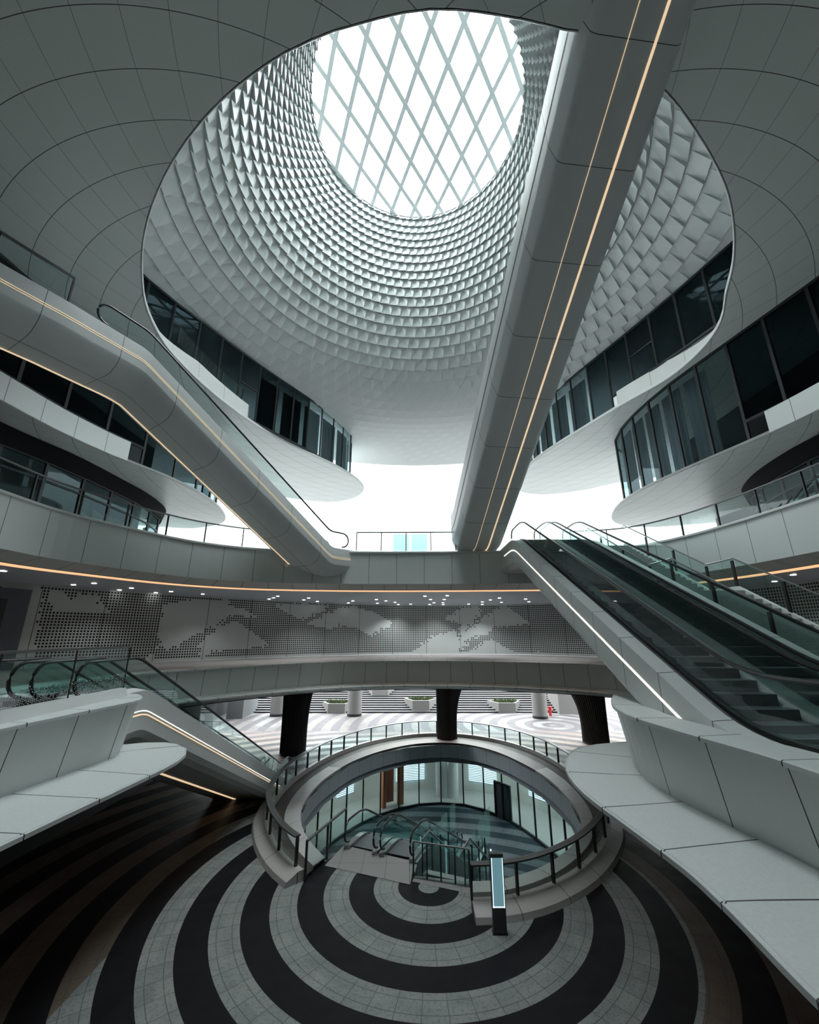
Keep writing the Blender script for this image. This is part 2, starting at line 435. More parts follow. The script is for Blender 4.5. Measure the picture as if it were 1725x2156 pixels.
# ---- unseen outer walls, added to keep sky light out of the hall
for nm, a in (('blocking_wall_left', (-27.3, -27, -10, 34, 0, 40)), ('blocking_wall_right', (27, 27.3, -10, 34, 0, 40)), ('blocking_wall_back', (-27, 27, -10.3, -10, 0, 40))):
    b = MB(); b.box(*a); b.build(nm, m_core, kind='structure')

for nm, a in (('blocking_wall_left', (-26.9, -15.5, -9.9, 36, 0, 5.38)), ('blocking_wall_right', (19.5, 26.9, -9.9, 36, 0, 5.38))):  # dark blocks added so less light reaches the floor below the deck
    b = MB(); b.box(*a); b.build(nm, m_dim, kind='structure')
# ---- perforated wall of the first gallery
WALL = [(-21.5, 10), (-19.9, 17.2), (-18.6, 21.2), (-16.7, 23.95), (-14.2, 27.1), (-11.8, 29.6), (-9.3, 31.7), (-6, 34.0), (-3, 35.6), (0.3, 36.5), (4, 36.8), (8, 36.2), (11, 34.6), (14, 31.5), (16.4, 27.5), (18.0, 23.5), (18.7, 20.5), (18.6, 17), (18.6, 8)]
WALLP = spline(WALL, 0.5)
ZW0, ZW1 = Z_2, 10.92
def pip(p, poly):
    c = False; j = len(poly) - 1
    for i in range(len(poly)):
        (xi, yi), (xj, yj) = poly[i], poly[j]
        if (yi > p[1]) != (yj > p[1]) and p[0] < (xj - xi) * (p[1] - yi) / (yj - yi) + xi: c = not c
        j = i
    return c
# plain (undrilled) mountain-like fields of the pattern, as seen in elevation
PL = [[(0, 1200), (90, 1240), (70, 1400), (0, 1400)], [(103, 1243), (130, 1245), (150, 1262), (165, 1250), (205, 1250), (212, 1290), (113, 1289), (105, 1270)], [(210, 1265), (240, 1290), (212, 1288)],
      [(345, 1272), (410, 1262), (470, 1262), (485, 1262), (455, 1310), (420, 1330), (355, 1372), (330, 1352), (322, 1400), (300, 1400), (345, 1352), (330, 1340)],
      [(430, 1262), (455, 1268), (515, 1282), (540, 1300), (495, 1296), (480, 1298), (452, 1325), (425, 1300)],
      [(500, 1308), (570, 1358), (525, 1366), (465, 1368), (450, 1372), (420, 1385), (420, 1352), (450, 1332), (485, 1310)],
      [(575, 1272), (690, 1272), (690, 1282), (645, 1300), (632, 1304), (600, 1288)],
      [(715, 1280), (745, 1276), (790, 1290), (830, 1312), (780, 1338), (750, 1322), (720, 1316), (690, 1324), (645, 1314)],
      [(970, 1278), (1010, 1278), (1015, 1290), (985, 1318), (968, 1330), (968, 1310), (940, 1306)],
      [(960, 1327), (966, 1352), (990, 1354), (955, 1380), (880, 1380), (866, 1372), (910, 1340)],
      [(1045, 1280), (1065, 1276), (1080, 1284), (1118, 1313), (1090, 1317), (1038, 1320), (1030, 1332), (970, 1352), (968, 1332), (1000, 1315)],
      [(1034, 1345), (1090, 1376), (1078, 1392), (955, 1392), (1000, 1368)], [(1136, 1372), (1176, 1392), (1096, 1392)]]
b = MB()
rows = [[(p[0], p[1], ZW0), (p[0], p[1], ZW1)] for p in WALLP]
b.loft(rows)
SW = arclen(WALLP); pitch = 0.15; s = 3.6; nrm = None
while s < SW[-1] - 0.3:
    p = at(WALLP, s, SW); q = at(WALLP, s + 0.09, SW)
    tx, ty = (q[0] - p[0]) / 0.09, (q[1] - p[1]) / 0.09
    nx, ny = ty, -tx
    z = ZW0 + 0.25
    while z < ZW1 - 0.08:
        px = to_px(p[0], p[1], z)
        edge = random.uniform(-5, 5)
        if p[0] > 14 or not any(pip((px[0] + edge, px[1] + edge * 0.5), P_) for P_ in PL):
            h = 0.044; o = 0.012
            b.face([(p[0] - tx * h + nx * o, p[1] - ty * h + ny * o, z - h), (p[0] + tx * h + nx * o, p[1] + ty * h + ny * o, z - h),
                    (p[0] + tx * h + nx * o, p[1] + ty * h + ny * o, z + h), (p[0] - tx * h + nx * o, p[1] - ty * h + ny * o, z + h)], mi=1)
        z += pitch
    s += pitch
m_wall = panel('grey_perforated_panels', (0.52, 0.57, 0.56), 2.9, width=0.03)
b.build('wall_far', [m_wall, m_shadow], kind='structure', merge=False)

# dark door recess at the left end of the wall
qs = [i for i, p in enumerate(WALLP) if p[0] < -17 and -80 < to_px(p[0], p[1], 9.0)[0] < 52]
DP = [WALLP[i] for i in qs]; DN = normals(DP, side=-1)
b = MB(); b.loft([[(p[0] + n[0] * .15, p[1] + n[1] * .15, Z_2), (p[0] + n[0] * .15, p[1] + n[1] * .15, 10.6), (p[0], p[1], 10.6)] for p, n in zip(DP, DN)])
b.build('door_1', plain('dark_blue_grey_door_panel', (.10, .125, .15), .5), kind='structure')
DP2 = DP[:max(2, len(DP) * 5 // 8)]
b = MB(); b.loft([[(p[0] + n[0] * .19, p[1] + n[1] * .19, Z_2), (p[0] + n[0] * .19, p[1] + n[1] * .19, 10.1), (p[0] + n[0] * .1, p[1] + n[1] * .1, 10.1)] for p, n in zip(DP2, DN)])
b.build('door_2', plain('black_green_door', (.03, .04, .04), .5), kind='structure')

# ================================================================== GALLERIES
def outer_box(y1=38.0, x=26.95, y0=-9.9): return [(-x, y0), (x, y0), (x, y1), (-x, y1)]
def slab(parent, name, contour, inset, z, up, mat, outer):
    b = MB()
    hole = offset(contour, inset)
    b.poly([outer, [p[:2] for p in hole]], z, up=up)
    return b.build(name, mat, parent)

# first gallery
g2 = thing('gallery_deck', 'lower gallery deck with white parapet and broad pale ledge curving round the hall', 'gallery')
nn = normals(C2, side=-1)
def lofted(name, prof_fn, mat, parent, contour, nn, smooth=False):
    b = MB(); rows = []
    for p, q in zip(contour, nn):
        rows.append([(p[0] + q[0] * a, p[1] + q[1] * a, z) for a, z in prof_fn(p)])
    b.loft(rows); return b.build(name, mat, parent, smooth=smooth)
lofted('coping', lambda p: [(-0.75, 6.88), (-0.75, 7.0), (0.0, 7.0), (0.02, 6.985), (0.02, 6.93), (-0.06, 6.93)], m_stone, g2, C2, nn)
lofted('fascia', lambda p: [(-0.05, 6.93), (-0.05 - 0.22 * min(1, p[2]), 5.78)], m_panel, g2, C2, nn)
lofted('ledge', lambda p: [(-0.32 if p[2] > .02 else -0.05, 5.80), (p[2] - 0.06, 5.78), (p[2] - 0.05, 5.765), (p[2] - 0.03, 5.765), (p[2] - 0.02, 5.78), (p[2], 5.765), (p[2], 5.70), (max(-0.3, p[2] - 0.12), 5.66), (-0.35, 5.42)], m_stone, g2, C2, nn)
OUT2 = outer_box(38.5)
slab(g2, 'deck_surface', C2, 0.7, 6.89, True, m_land, OUT2)
slab(g2, 'underside', C2, 0.3, 5.4, False, m_dim, OUT2)
b = MB(); b.loft([[(x, y, 5.4), (x, y, 6.89)] for x, y in OUT2 + OUT2[:1]]); b.build('outer_edge', m_dim, g2)

# second gallery
g3 = thing('gallery_deck', 'upper gallery deck with tall white panelled band above the orange light line', 'gallery')
nn = normals(C3, side=-1)
lofted('coping', lambda p: [(-1.3, 13.0), (-0.5, 13.0), (0.03, 13.0), (0.06, 12.97), (0.06, 12.9), (0, 12.87)], m_white, g3, C3, nn)
lofted('fascia', lambda p: [(0, 12.88), (-0.03, 11.17)], m_panel_w, g3, C3, nn)
lofted('soffit_trim', lambda p: [(-0.03, 11.17), (-1.05, 10.92), (-1.05, 10.97)], m_strip, g3, C3, nn)
lofted('recess', lambda p: [(-1.05, 10.97), (-1.3, 10.97), (-1.3, 10.88)], m_shadow, g3, C3, nn)
lofted('light_strip', lambda p: [(-1.2, 10.93), (-1.2, 10.885), (-1.55, 10.885), (-1.55, 10.93)], m_orange, g3, C3, nn)
OUT3 = outer_box(37.5)
slab(g3, 'deck_surface', C3, 1.2, 12.99, True, m_land, OUT3)
slab(g3, 'underside', C3, 1.3, 10.9, False, m_ceil, OUT3)
b = MB(); b.loft([[(x, y, 10.9), (x, y, 12.99)] for x, y in OUT3 + OUT3[:1]]); b.build('outer_edge', m_dim, g3)

# third gallery slabs (left and right)
def side_gallery(C, label, up_end, left):
    g = thing('gallery_slab', label, 'gallery')
    sd = -1 if left else 1
    poly = [p[:2] for p in C] + [(C[-1][0], -6)]
    for z, up, nm, mt in ((Z_4, False, 'underside', m_soffit), (Z_4 + 0.16, True, 'deck_surface', m_white)):
        b = MB(); b.poly([poly], z, up=up); b.build(nm, mt, g)
    b = MB(); profile_loft(b, C, [(0, Z_4), (0.02, Z_4 + 0.03), (0.02, Z_4 + 0.16)], side=sd); b.build('slab_edge', m_grey, g)
    K = [p for p in C if p[1] <= up_end and abs(p[0]) < 18]
    b = MB(); profile_loft(b, K, [(0.03, Z_4 + 0.05), (0.03, Z_4 + 1.1), (-0.02, Z_4 + 1.13), (-0.3, Z_4 + 1.13), (-0.3, Z_4 + 0.05)], side=sd)
    e = K[-1]; b.build('fascia', m_panel_w, g)
    return g
side_gallery(C4L, 'white gallery slab with panelled band behind the left escalator bridge', 19.9, True)
side_gallery(C4R, 'white gallery slab with rounded tip under the right dark windows', 16.8, False)

# top slab with the big oval opening = the dark ceiling overhead
b = MB()
top_poly = [p[:2] for p in R5] + [(-27, -9.9), (-1.9, -9.9)]
b.poly([top_poly], Z_5, up=False)
top_poly = [(-1.9, -9.9), (27, -9.9)] + [p[:2] for p in R5R]
b.poly([top_poly], Z_5, up=False)
b.build('ceiling', m_soffit, kind='structure')
b = MB()
b.poly([[p[:2] for p in R5] + [(-27, -9.9), (-1.9, -9.9)]], Z_5 + 0.2, up=True)
b.poly([[(-1.9, -9.9), (27, -9.9)] + [p[:2] for p in R5R]], Z_5 + 0.2, up=True)
b.build('floor', m_core, kind='structure')
RIM = [p[:2] for p in R5R[:-1]] + [p[:2] for p in R5]
b = MB(); profile_loft(b, RIM, [(-0.02, Z_5), (0.03, Z_5 + 0.0), (0.05, Z_5 + 0.04), (0.03, Z_5 + 0.2)], side=-1)
b.build('trim_1', m_white, kind='structure')
m_rim = panel('rim_panels', (0.66, 0.68, 0.66), 2.4)
b = MB()
for K in ([p[:2] for p in R5R if 16.6 < p[1] < 24.2], [p[:2] for p in R5 if 16.0 < p[1] < 26.0 and p[0] > -14]):
    rows = []
    for p, q in zip(K, normals(K, side=-1)):
        f = 0.06 + 0.94 * min(1, max(0, (p[1] - 16.5) / 4.5)); h = 1.18 * f
        rows.append([(p[0] + q[0] * a, p[1] + q[1] * a, z) for a, z in ((0.03, Z_5 + 0.1), (-0.02, Z_5 + h), (-0.3, Z_5 + h), (-0.3, Z_5 + 0.1))])
    b.loft(rows)
b.build('trim_2', m_rim, kind='structure')

# ================================================================== ROOF FUNNEL
def roof_z(r):
    if r >= 20: return Z_R
    t = (20 - r) / 13.5
    return Z_R + 12.0 * t ** 3
NSEG = 80
# rows at equal steps along the profile
rr = 27.2; prof = [(27.2, Z_R)]
fine = []
r = 27.2
while r > 6.5:
    fine.append((r, roof_z(r))); r -= 0.02
fine.append((6.5, roof_z(6.5)))
sacc = 0; rowsP = [fine[0]]; need = 0.8
for a, c in zip(fine, fine[1:]):
    sacc += math.dist(a, c)
    rloc = c[0]
    need = 0.46 + 0.5 * min(1, max(0, (rloc - 6.5) / 6))
    if sacc >= need: rowsP.append(c); sacc = 0
rowsP.append((6.5, roof_z(6.5)))
b = MB()
nr = len(rowsP)
def rp(i, j, lift=0.0):
    """i row (0 = outer), j half segment index"""
    r, z = rowsP[i]
    r0, z0 = rowsP[max(0, i - 1)]; r1, z1 = rowsP[min(nr - 1, i + 1)]
    dx, dz = r1 - r0, z1 - z0; L = math.hypot(dx, dz) or 1
    nx, nz = dz / L, -dx / L          # candidate normal
    if nx * 0 + nz > 0 or (abs(nz) < 0.05 and nx > 0): nx, nz = -nx, -nz
    if nz > -0.02: nx, nz = -1, 0
    a = 2 * PI * j / (2 * NSEG) + i * 2 * PI / NSEG * 0.18
    R_ = r + nx * lift
    return (CX + R_ * math.sin(a), CY + R_ * math.cos(a), z + nz * lift)
for i in range(0, nr - 1):
    par = i % 2
    r = rowsP[i][0]
    amp = 0.05 + 0.26 * min(1, max(0, (18.5 - r) / 6.5))
    amp = min(amp, 0.45 * 2 * PI * r / NSEG)
    for j in range(NSEG):
        c = 2 * j + par
        LL, LR, UL, UR = rp(i, c), rp(i, c + 2), rp(i + 1, c), rp(i + 1, c + 2)
        up = rp(i, c + 2, amp); lo_ = rp(i, c, amp * .18); UM = rp(i + 1, c + 1)
        b.face([lo_, up, UM]); b.face([lo_, UM, UL]); b.face([up, UR, UM])
        b.face([LL, LR, up], mi=1); b.face([LL, up, lo_], mi=1); b.face([LR, UR, up], mi=1); b.face([LL, lo_, UL])
for k in range(96):
    a0, a1 = 2 * PI * k / 96, 2 * PI * (k + 1) / 96
    b.face([(CX + 25.6 * math.sin(a0), CY + 25.6 * math.cos(a0), Z_R + .01), (CX + 25.6 * math.sin(a1), CY + 25.6 * math.cos(a1), Z_R + .01), (CX + 27.2 * math.sin(a1), CY + 27.2 * math.cos(a1), Z_R - .05), (CX + 27.2 * math.sin(a0), CY + 27.2 * math.cos(a0), Z_R - .05)])
rf = thing('funnel_roof', 'white funnel roof of folded triangular scales rising to the round skylight', 'roof', (CX, CY, Z_R))
b.build('scale_lining', [m_roof, plain('grey_joint_gap', (.30, .32, .32), .7)], rf, merge=False)
b = MB()
outer = [[(CX + r * math.sin(2 * PI * k / 96), CY + r * math.cos(2 * PI * k / 96), z) for k in range(96)] for r, z in ((27.1, Z_R - 0.02), (27.3, Z_R + 0.2), (27.3, Z_R + 1.6), (21, Z_R + 2.2), (12, Z_R + 7), (8.2, Z_R + 13), (6.6, Z_R + 13.2), (6.45, Z_R + 12))]
for k in range(96): pass
b.loft([[ring[k] for ring in outer] for k in range(96)], closed=True)
b.build('outer_shell', m_white, rf)

# skylight
sk = thing('skylight', 'round skylight with pale steel bars crossing in tall diamonds', 'skylight', (CX, CY, 39.5))
b = MB()
b.poly([[(CX + 6.6 * math.cos(2 * PI * k / 64), CY + 6.6 * math.sin(2 * PI * k / 64)) for k in range(64)]], 39.62, up=False)
b.build('glazing', m_skyglass, sk)
RS = 6.6; node = (0.45, 15.45)
for d, other in (((1.03, 1.5), (-0.70, 1.68)), ((-0.70, 1.68), (1.03, 1.5))):
    L = math.hypot(*d); ux, uy = d[0] / L, d[1] / L
    for k in range(-9, 10):
        x0, y0 = node[0] + other[0] * k - CX, node[1] + other[1] * k - CY
        bb = x0 * ux + y0 * uy; disc = bb * bb - (x0 * x0 + y0 * y0 - RS * RS)
        if disc <= 0.3: continue
        t0, t1 = -bb - math.sqrt(disc), -bb + math.sqrt(disc)
        zb = 39.45 if d[0] > 0 else 39.47
        b = MB(); b.bar((CX + x0 + ux * t0, CY + y0 + uy * t0, zb), (CX + x0 + ux * t1, CY + y0 + uy * t1, zb), 0.25, 0.1)
        b.build('glazing_bar', m_bars, sk)

# ================================================================== CURTAIN WALLS
def curtain(name, label, path, z0f, z1f, spacing, m_gl, transoms=(), group=None, side=1, blinds=None, sill=True, first=0.0):
    S_ = arclen(path); n = max(2, int(round(S_[-1] / spacing)))
    org = (path[len(path) // 2][0], path[len(path) // 2][1], z0f(0.5) if callable(z0f) else z0f)
    t = thing(name, label, 'glazed facade', org, group)
    for k in range(n):
        a = at(path, S_[-1] * k / n, S_); c = at(path, S_[-1] * (k + 1) / n, S_)
        z0 = z0f(k / n); z1 = z1f
        mb = MB(); dx, dy = c[0] - a[0], c[1] - a[1]; L = math.hypot(dx, dy); nx, ny = -dy / L * 0.012, dx / L * 0.012
        q = [(a[0] + nx, a[1] + ny), (c[0] + nx, c[1] + ny), (c[0] - nx, c[1] - ny), (a[0] - nx, a[1] - ny)]
        mb.face([(x, y, z0) for x, y in q[::-1]]); mb.face([(x, y, z1) for x, y in q])
        for i in range(4):
            p1, p2 = q[i], q[(i + 1) % 4]; mb.face([(*p1, z0), (*p2, z0), (*p2, z1), (*p1, z1)])
        mb.build('glass_pane', m_gl(k / n) if callable(m_gl) else m_gl, t)
    for k in range(n + 1):
        a = at(path, S_[-1] * k / n, S_); z0 = z0f(min(1, k / n))
        mb = MB(); mb.bar((a[0], a[1], z0), (a[0], a[1], z1f), 0.09, 0.16); mb.build('mullion', m_mull, t)
    for fr, nm in ((0, 'sill_rail'), (1, 'head_rail')):
        mb = MB()
        for k in range(n):
            a = at(path, S_[-1] * k / n, S_); c = at(path, S_[-1] * (k + 1) / n, S_)
            z = (z0f(k / n) + 0.05) if fr == 0 else z1f - 0.06
            mb.bar((a[0], a[1], z), (c[0], c[1], z), 0.12, 0.14)
        mb.build(nm, m_mull, t)
    for (k, zf) in transoms:
        a = at(path, S_[-1] * k / n, S_); c = at(path, S_[-1] * (k + 1) / n, S_)
        z0 = z0f(k / n); z = z0 + (z1f - z0) * zf
        mb = MB(); mb.bar((a[0], a[1], z), (c[0], c[1], z), 0.08, 0.1); mb.build('transom', m_mull, t)
    return t
G5L = spline([(-15.8, 12), (-15.4, 16), (-14.6, 19.3), (-13.5, 21.6), (-11.7, 25.4), (-10.2, 28.2), (-8.5, 31.1), (-7.0, 34.1), (-6.05, 36.6), (-5.75, 38.0), (-6.1, 39.3), (-7.2, 40.3)], 0.4)
curtain('glazed_facade', 'dark window wall on the left above the oval ceiling opening', G5L,
        lambda t: Z_5 + 1.15 if at(G5L, t * arclen(G5L)[-1] + 0.2)[1] < 25.0 else Z_5 + 0.2, 27.75, 1.75,
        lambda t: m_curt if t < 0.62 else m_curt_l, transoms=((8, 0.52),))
G5R = spline([(17.6, 11), (17.2, 14), (16.4, 16.8), (15.6, 19.6), (14.5, 22.9), (13.4, 26.0), (12.3, 29.2), (11.5, 32.0), (11.15, 34.6), (11.3, 37.0), (12.2, 38.6)], 0.4)
curtain('glazed_facade', 'dark window wall on the right above the oval ceiling opening', G5R,
        lambda t: Z_5 + 1.15 if at(G5R, t * arclen(G5R)[-1] + 0.2)[1] < 24.2 else Z_5 + 0.2, 27.75, 1.75,
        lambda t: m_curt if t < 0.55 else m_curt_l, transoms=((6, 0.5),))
G4L = spline([(-16.6, 6), (-16.25, 10), (-15.95, 14), (-15.75, 16.5), (-15.3, 18.8), (-14.7, 20.7), (-14.05, 22.8), (-13.75, 25.4), (-14.1, 28.4), (-15.3, 31.0), (-17.2, 32.4)], 0.4)
curtain('glazed_facade', 'dark window wall partly hidden behind the left escalator bridge', G4L,
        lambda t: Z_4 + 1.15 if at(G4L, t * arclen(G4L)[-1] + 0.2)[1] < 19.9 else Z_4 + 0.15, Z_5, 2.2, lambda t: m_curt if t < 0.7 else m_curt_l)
G4R = spline([(17.9, 5), (17.7, 9), (17.2, 13), (16.5, 16.4), (15.9, 19.2), (15.4, 21.8), (15.2, 24.5), (15.3, 26.8), (15.8, 28.9), (16.8, 30.6), (18.2, 31.6)], 0.4)
curtain('glazed_facade', 'tall dark window wall with curtains at the right edge reflecting the roof scales', G4R,
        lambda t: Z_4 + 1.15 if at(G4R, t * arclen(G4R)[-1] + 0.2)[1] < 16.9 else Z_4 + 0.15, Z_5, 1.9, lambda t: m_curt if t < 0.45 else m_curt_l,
        transoms=((3, 0.6), (4, 0.6)))
def drapes(name, label, path, t0, t1, z0, z1, back, n):
    S_ = arclen(path)
    for i in range(n):
        a = t0 + (t1 - t0) * (i + .12) / n; c = t0 + (t1 - t0) * (i + .93) / n
        b = MB(); rows = []; k = 40
        for j in range(k + 1):
            s_ = S_[-1] * (a + (c - a) * j / k); p = at(path, s_, S_); q = at(path, min(S_[-1], s_ + .05), S_) if s_ < S_[-1] - .06 else p
            nx_, ny_ = -(q[1] - p[1]) / .05, (q[0] - p[0]) / .05
            o_ = back + .05 * math.sin(j * 1.9) * (1 if back > 0 else -1)
            rows.append([(p[0] + nx_ * o_, p[1] + ny_ * o_, z0), (p[0] + nx_ * o_, p[1] + ny_ * o_, z1)])
        b.loft(rows)
        t = b.build(name, m_drape, smooth=True); tag(t, label, 'curtain', label.replace('pleated grey curtain', 'pleated grey curtains'))
m_drape = plain('grey_sheer_fabric', (0.42, 0.45, 0.46), 0.9, spec=0.1)
drapes('curtain', 'pleated grey curtain inside the tall window wall at the right edge', G4R, .52, .97, Z_4 + .2, Z_5 - .3, -.45, 7)
drapes('curtain', 'pleated grey curtain inside the right window wall above the oval opening', G5R, .58, .97, Z_5 + .3, 27.2, -.45, 5)
drapes('curtain', 'pleated grey curtain inside the left window wall above the oval opening', G5L, .5, .97, Z_5 + .3, 27.2, .45, 6)
G3L = spline([(-18.2, 4), (-17.9, 10), (-17.5, 16), (-17.0, 19), (-16.9, 22), (-16.95, 24.8), (-17.5, 27.6), (-18.6, 29.6), (-20.5, 31)], 0.4)
G3R = spline([(18.8, 4), (18.7, 10), (18.6, 15), (18.7, 18), (19.2, 20.5), (20.0, 22.6), (21.3, 24.6), (23.5, 26)], 0.4)
for G, lb, sd in ((G3L, 'shopfront window wall under a black band behind the left glass railing', -1), (G3R, 'shopfront window wall under a black band behind the right glass railing', 1)):
    t = curtain('glazed_shopfront', lb, G, lambda t: Z_3, Z_4 - 0.75, 2.0, lambda t: m_curt_l, transoms=[(k, 0.72) for k in range(0, 13)])
    b = MB(); profile_loft(b, G, [(-0.1, Z_4 - 0.8), (0.1, Z_4 - 0.8), (0.3, Z_4 - 0.02), (-0.1, Z_4 - 0.02)], side=sd); o = b.build('black_band', m_shadow, t)
# dim interiors behind the window walls
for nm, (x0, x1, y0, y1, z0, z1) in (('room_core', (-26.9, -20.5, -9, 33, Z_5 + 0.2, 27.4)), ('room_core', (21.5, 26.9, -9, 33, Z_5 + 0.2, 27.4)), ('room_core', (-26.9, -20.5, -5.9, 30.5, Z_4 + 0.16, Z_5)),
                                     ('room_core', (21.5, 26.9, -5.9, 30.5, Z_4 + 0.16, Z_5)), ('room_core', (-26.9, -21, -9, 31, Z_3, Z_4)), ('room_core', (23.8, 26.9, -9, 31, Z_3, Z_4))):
    b = MB(); b.box(x0, x1, y0, y1, z0, z1); b.build('blocking_wall_left' if x0 < 0 else 'blocking_wall_right', m_dim, kind='structure')

# ================================================================== RAILINGS
def railing(name, label, path, z, h=1.1, spacing=2.0, lean=0.0, m_gl=m_glass, group=None, rail=True, wide=0.05, closed=False, post_w=0.05):
    """path of plan points; z base height; glass panes, posts and handrail are parts"""
    S_ = arclen(path); n = max(1, int(round(S_[-1] / spacing)))
    t = thing(name, label, 'railing', (path[0][0], path[0][1], z), group)
    for k in range(n):
        mb = MB(); seg = []
        for j in range(5):
            s = S_[-1] * (k + (0.03 + 0.94 * j / 4)) / n
            seg.append(at(path, s, S_)[:2])
        nn_ = normals(seg)
        rows = []
        for p, q in zip(seg, nn_):
            rows.append([(p[0] + q[0] * 0.008, p[1] + q[1] * 0.008, z + 0.06), (p[0] + q[0] * 0.008, p[1] + q[1] * 0.008, z + h),
                         (p[0] - q[0] * 0.008, p[1] - q[1] * 0.008, z + h), (p[0] - q[0] * 0.008, p[1] - q[1] * 0.008, z + 0.06)])
        mb.loft(rows, closed_row=True); mb.build('glass_pane', m_gl, t)
    for k in range(n + 1):
        a = at(path, S_[-1] * k / n, S_)
        q = at(path, min(S_[-1], S_[-1] * k / n + 0.1), S_) if k < n else at(path, S_[-1] - 0.1, S_)
        tx, ty = q[0] - a[0], q[1] - a[1]
        mb = MB(); mb.bar((a[0], a[1], z), (a[0], a[1], z + h - 0.03), post_w * 1.6, post_w, up=(tx, ty, 0)); mb.build('post', m_steel_d, t)
    if rail:
        mb = MB(); P = [at(path, S_[-1] * i / max(2, int(S_[-1] / 0.5)), S_) for i in range(max(2, int(S_[-1] / 0.5)) + 1)]
        rows = []
        for p, q in zip(P, normals(P)):
            rows.append([(p[0] + q[0] * wide, p[1] + q[1] * wide, z + h - 0.06), (p[0] + q[0] * wide, p[1] + q[1] * wide, z + h - 0.01),
                         (p[0] - q[0] * wide, p[1] - q[1] * wide, z + h - 0.01), (p[0] - q[0] * wide, p[1] - q[1] * wide, z + h - 0.06)])
        mb.loft(rows, closed_row=True); mb.cap(rows[0]); mb.cap(rows[-1][::-1]); mb.build('handrail', m_hand, t)
    return t
def sub(path, cond): return [p for p in path if cond(p)]
IN3 = offset(C3, 0.22)
railing('glass_railing', 'long glass railing on the left rim of the upper deck', sub(IN3, lambda p: p[0] < -5.2 and p[1] > 6), Z_3, spacing=1.9)
railing('glass_railing', 'short glass railing at the far middle of the upper deck', [(-3.05, 22.0), (-3.0, 23.0), (-1.9, 23.0), (0, 22.98), (2.6, 22.9)][1:], Z_3, spacing=1.35)
railing('glass_railing', 'long glass railing on the right rim of the upper deck', sub(IN3, lambda p: p[0] > 8.6 and p[1] > 6), Z_3, spacing=1.9)
K = offset([p[:2] for p in R5 if 19.0 < p[1] < 25.5 and p[0] > -14], 0.2)
railing('glass_railing', 'glass railing on the left edge of the oval opening before the dark windows', K[::-1], Z_5 + 1.15, 1.05, spacing=2.4, rail=False)
# near left glass screen with printed dots
P = [(-7.15, 4.2), (-7.2, 6.0), (-7.22, 7.8), (-7.25, 9.55), (-7.25, 11.3)]
nl = railing('glass_railing', 'near left glass railing with white printed dots along its foot', P, 7.16, 1.06, spacing=1.75, wide=0.03, post_w=.018)
b = MB(); S_ = arclen(P)
s = 0.1
while s < S_[-1]:
    a = at(P, s, S_); q = at(P, min(S_[-1], s + 0.05), S_)
    tx, ty = q[0] - a[0], q[1] - a[1]; L = math.hypot(tx, ty) or 1; tx /= L; ty /= L
    if L > 0:
        for k in range(9):
            if random.random() < 0.95 - k * 0.1:
                z = 7.24 + k * 0.036 + (0.018 if int(s / 0.045) % 2 else 0); h = 0.009
                o = (ty * 0.014, -tx * 0.014)
                b.face([(a[0] - tx * h + o[0], a[1] - ty * h + o[1], z - h), (a[0] + tx * h + o[0], a[1] + ty * h + o[1], z - h), (a[0] + tx * h + o[0], a[1] + ty * h + o[1], z + h), (a[0] - tx * h + o[0], a[1] - ty * h + o[1], z + h)])
    s += 0.045
o = b.build('printed_dots', m_white, nl, merge=False); o['kind'] = 'stuff'
b = MB(); b.loft([[(p[0] - .08, p[1], 6.95), (p[0] - .08, p[1], 7.2), (p[0] + .08, p[1], 7.2), (p[0] + .16, p[1], 6.95)] for p in P]); b.build('base_channel', m_white, nl)

# ================================================================== ESCALATORS
class Run:
    """stations (x, y, z) of a walking line; frame(s) gives position and sideways normal (right of travel)"""
    def __init__(s, pts, round_r=0.9):
        P = [tuple(pts[0])]
        for i in range(1, len(pts) - 1):
            a, p, c = Vector(pts[i - 1]), Vector(pts[i]), Vector(pts[i + 1])
            d0 = min(round_r, (p - a).length / 2.2); d1 = min(round_r, (c - p).length / 2.2)
            A = p + (a - p).normalized() * d0; B = p + (c - p).normalized() * d1
            for k in range(6):
                t = k / 5; P.append(tuple((A * (1 - t) + p * t) * (1 - t) + (p * (1 - t) + B * t) * t))
        P.append(tuple(pts[-1]))
        Q = [P[0]]
        for a, c in zip(P, P[1:]):
            k = max(1, int(math.dist(a, c) / 0.8))
            for j in range(1, k + 1): Q.append(tuple(a[d] + (c[d] - a[d]) * j / k for d in range(3)))
        s.P = Q; s.N = normals(Q, side=-1)
        s.S = arclen(Q); s.L = s.S[-1]
    def pos(s, t, w, dz):
        p = at(s.P, t, s.S)
        i = 0
        while i < len(s.S) - 2 and s.S[i + 1] < t: i += 1
        f = (t - s.S[i]) / max(1e-6, s.S[i + 1] - s.S[i]); f = max(0, min(1, f))
        n = (s.N[i][0] * (1 - f) + s.N[i + 1][0] * f, s.N[i][1] * (1 - f) + s.N[i + 1][1] * f)
        return (p[0] + n[0] * w, p[1] + n[1] * w, p[2] + dz)
    def stations(s, t0=0, t1=None):
        t1 = s.L if t1 is None else t1
        return [t0] + [q for q in s.S if t0 + 0.05 < q < t1 - 0.05] + [t1]
    def sweep(s, mb, sec, t0=0, t1=None, closed=True, caps=True, mi=0, trim=None):
        rows = [[s.pos(t, w_, dz) for w_, dz in sec] for t in s.stations(t0, t1)]
        mb.loft(rows, closed_row=closed, mi=mi)
        if caps and closed: mb.cap(rows[0][::-1]); mb.cap(rows[-1])
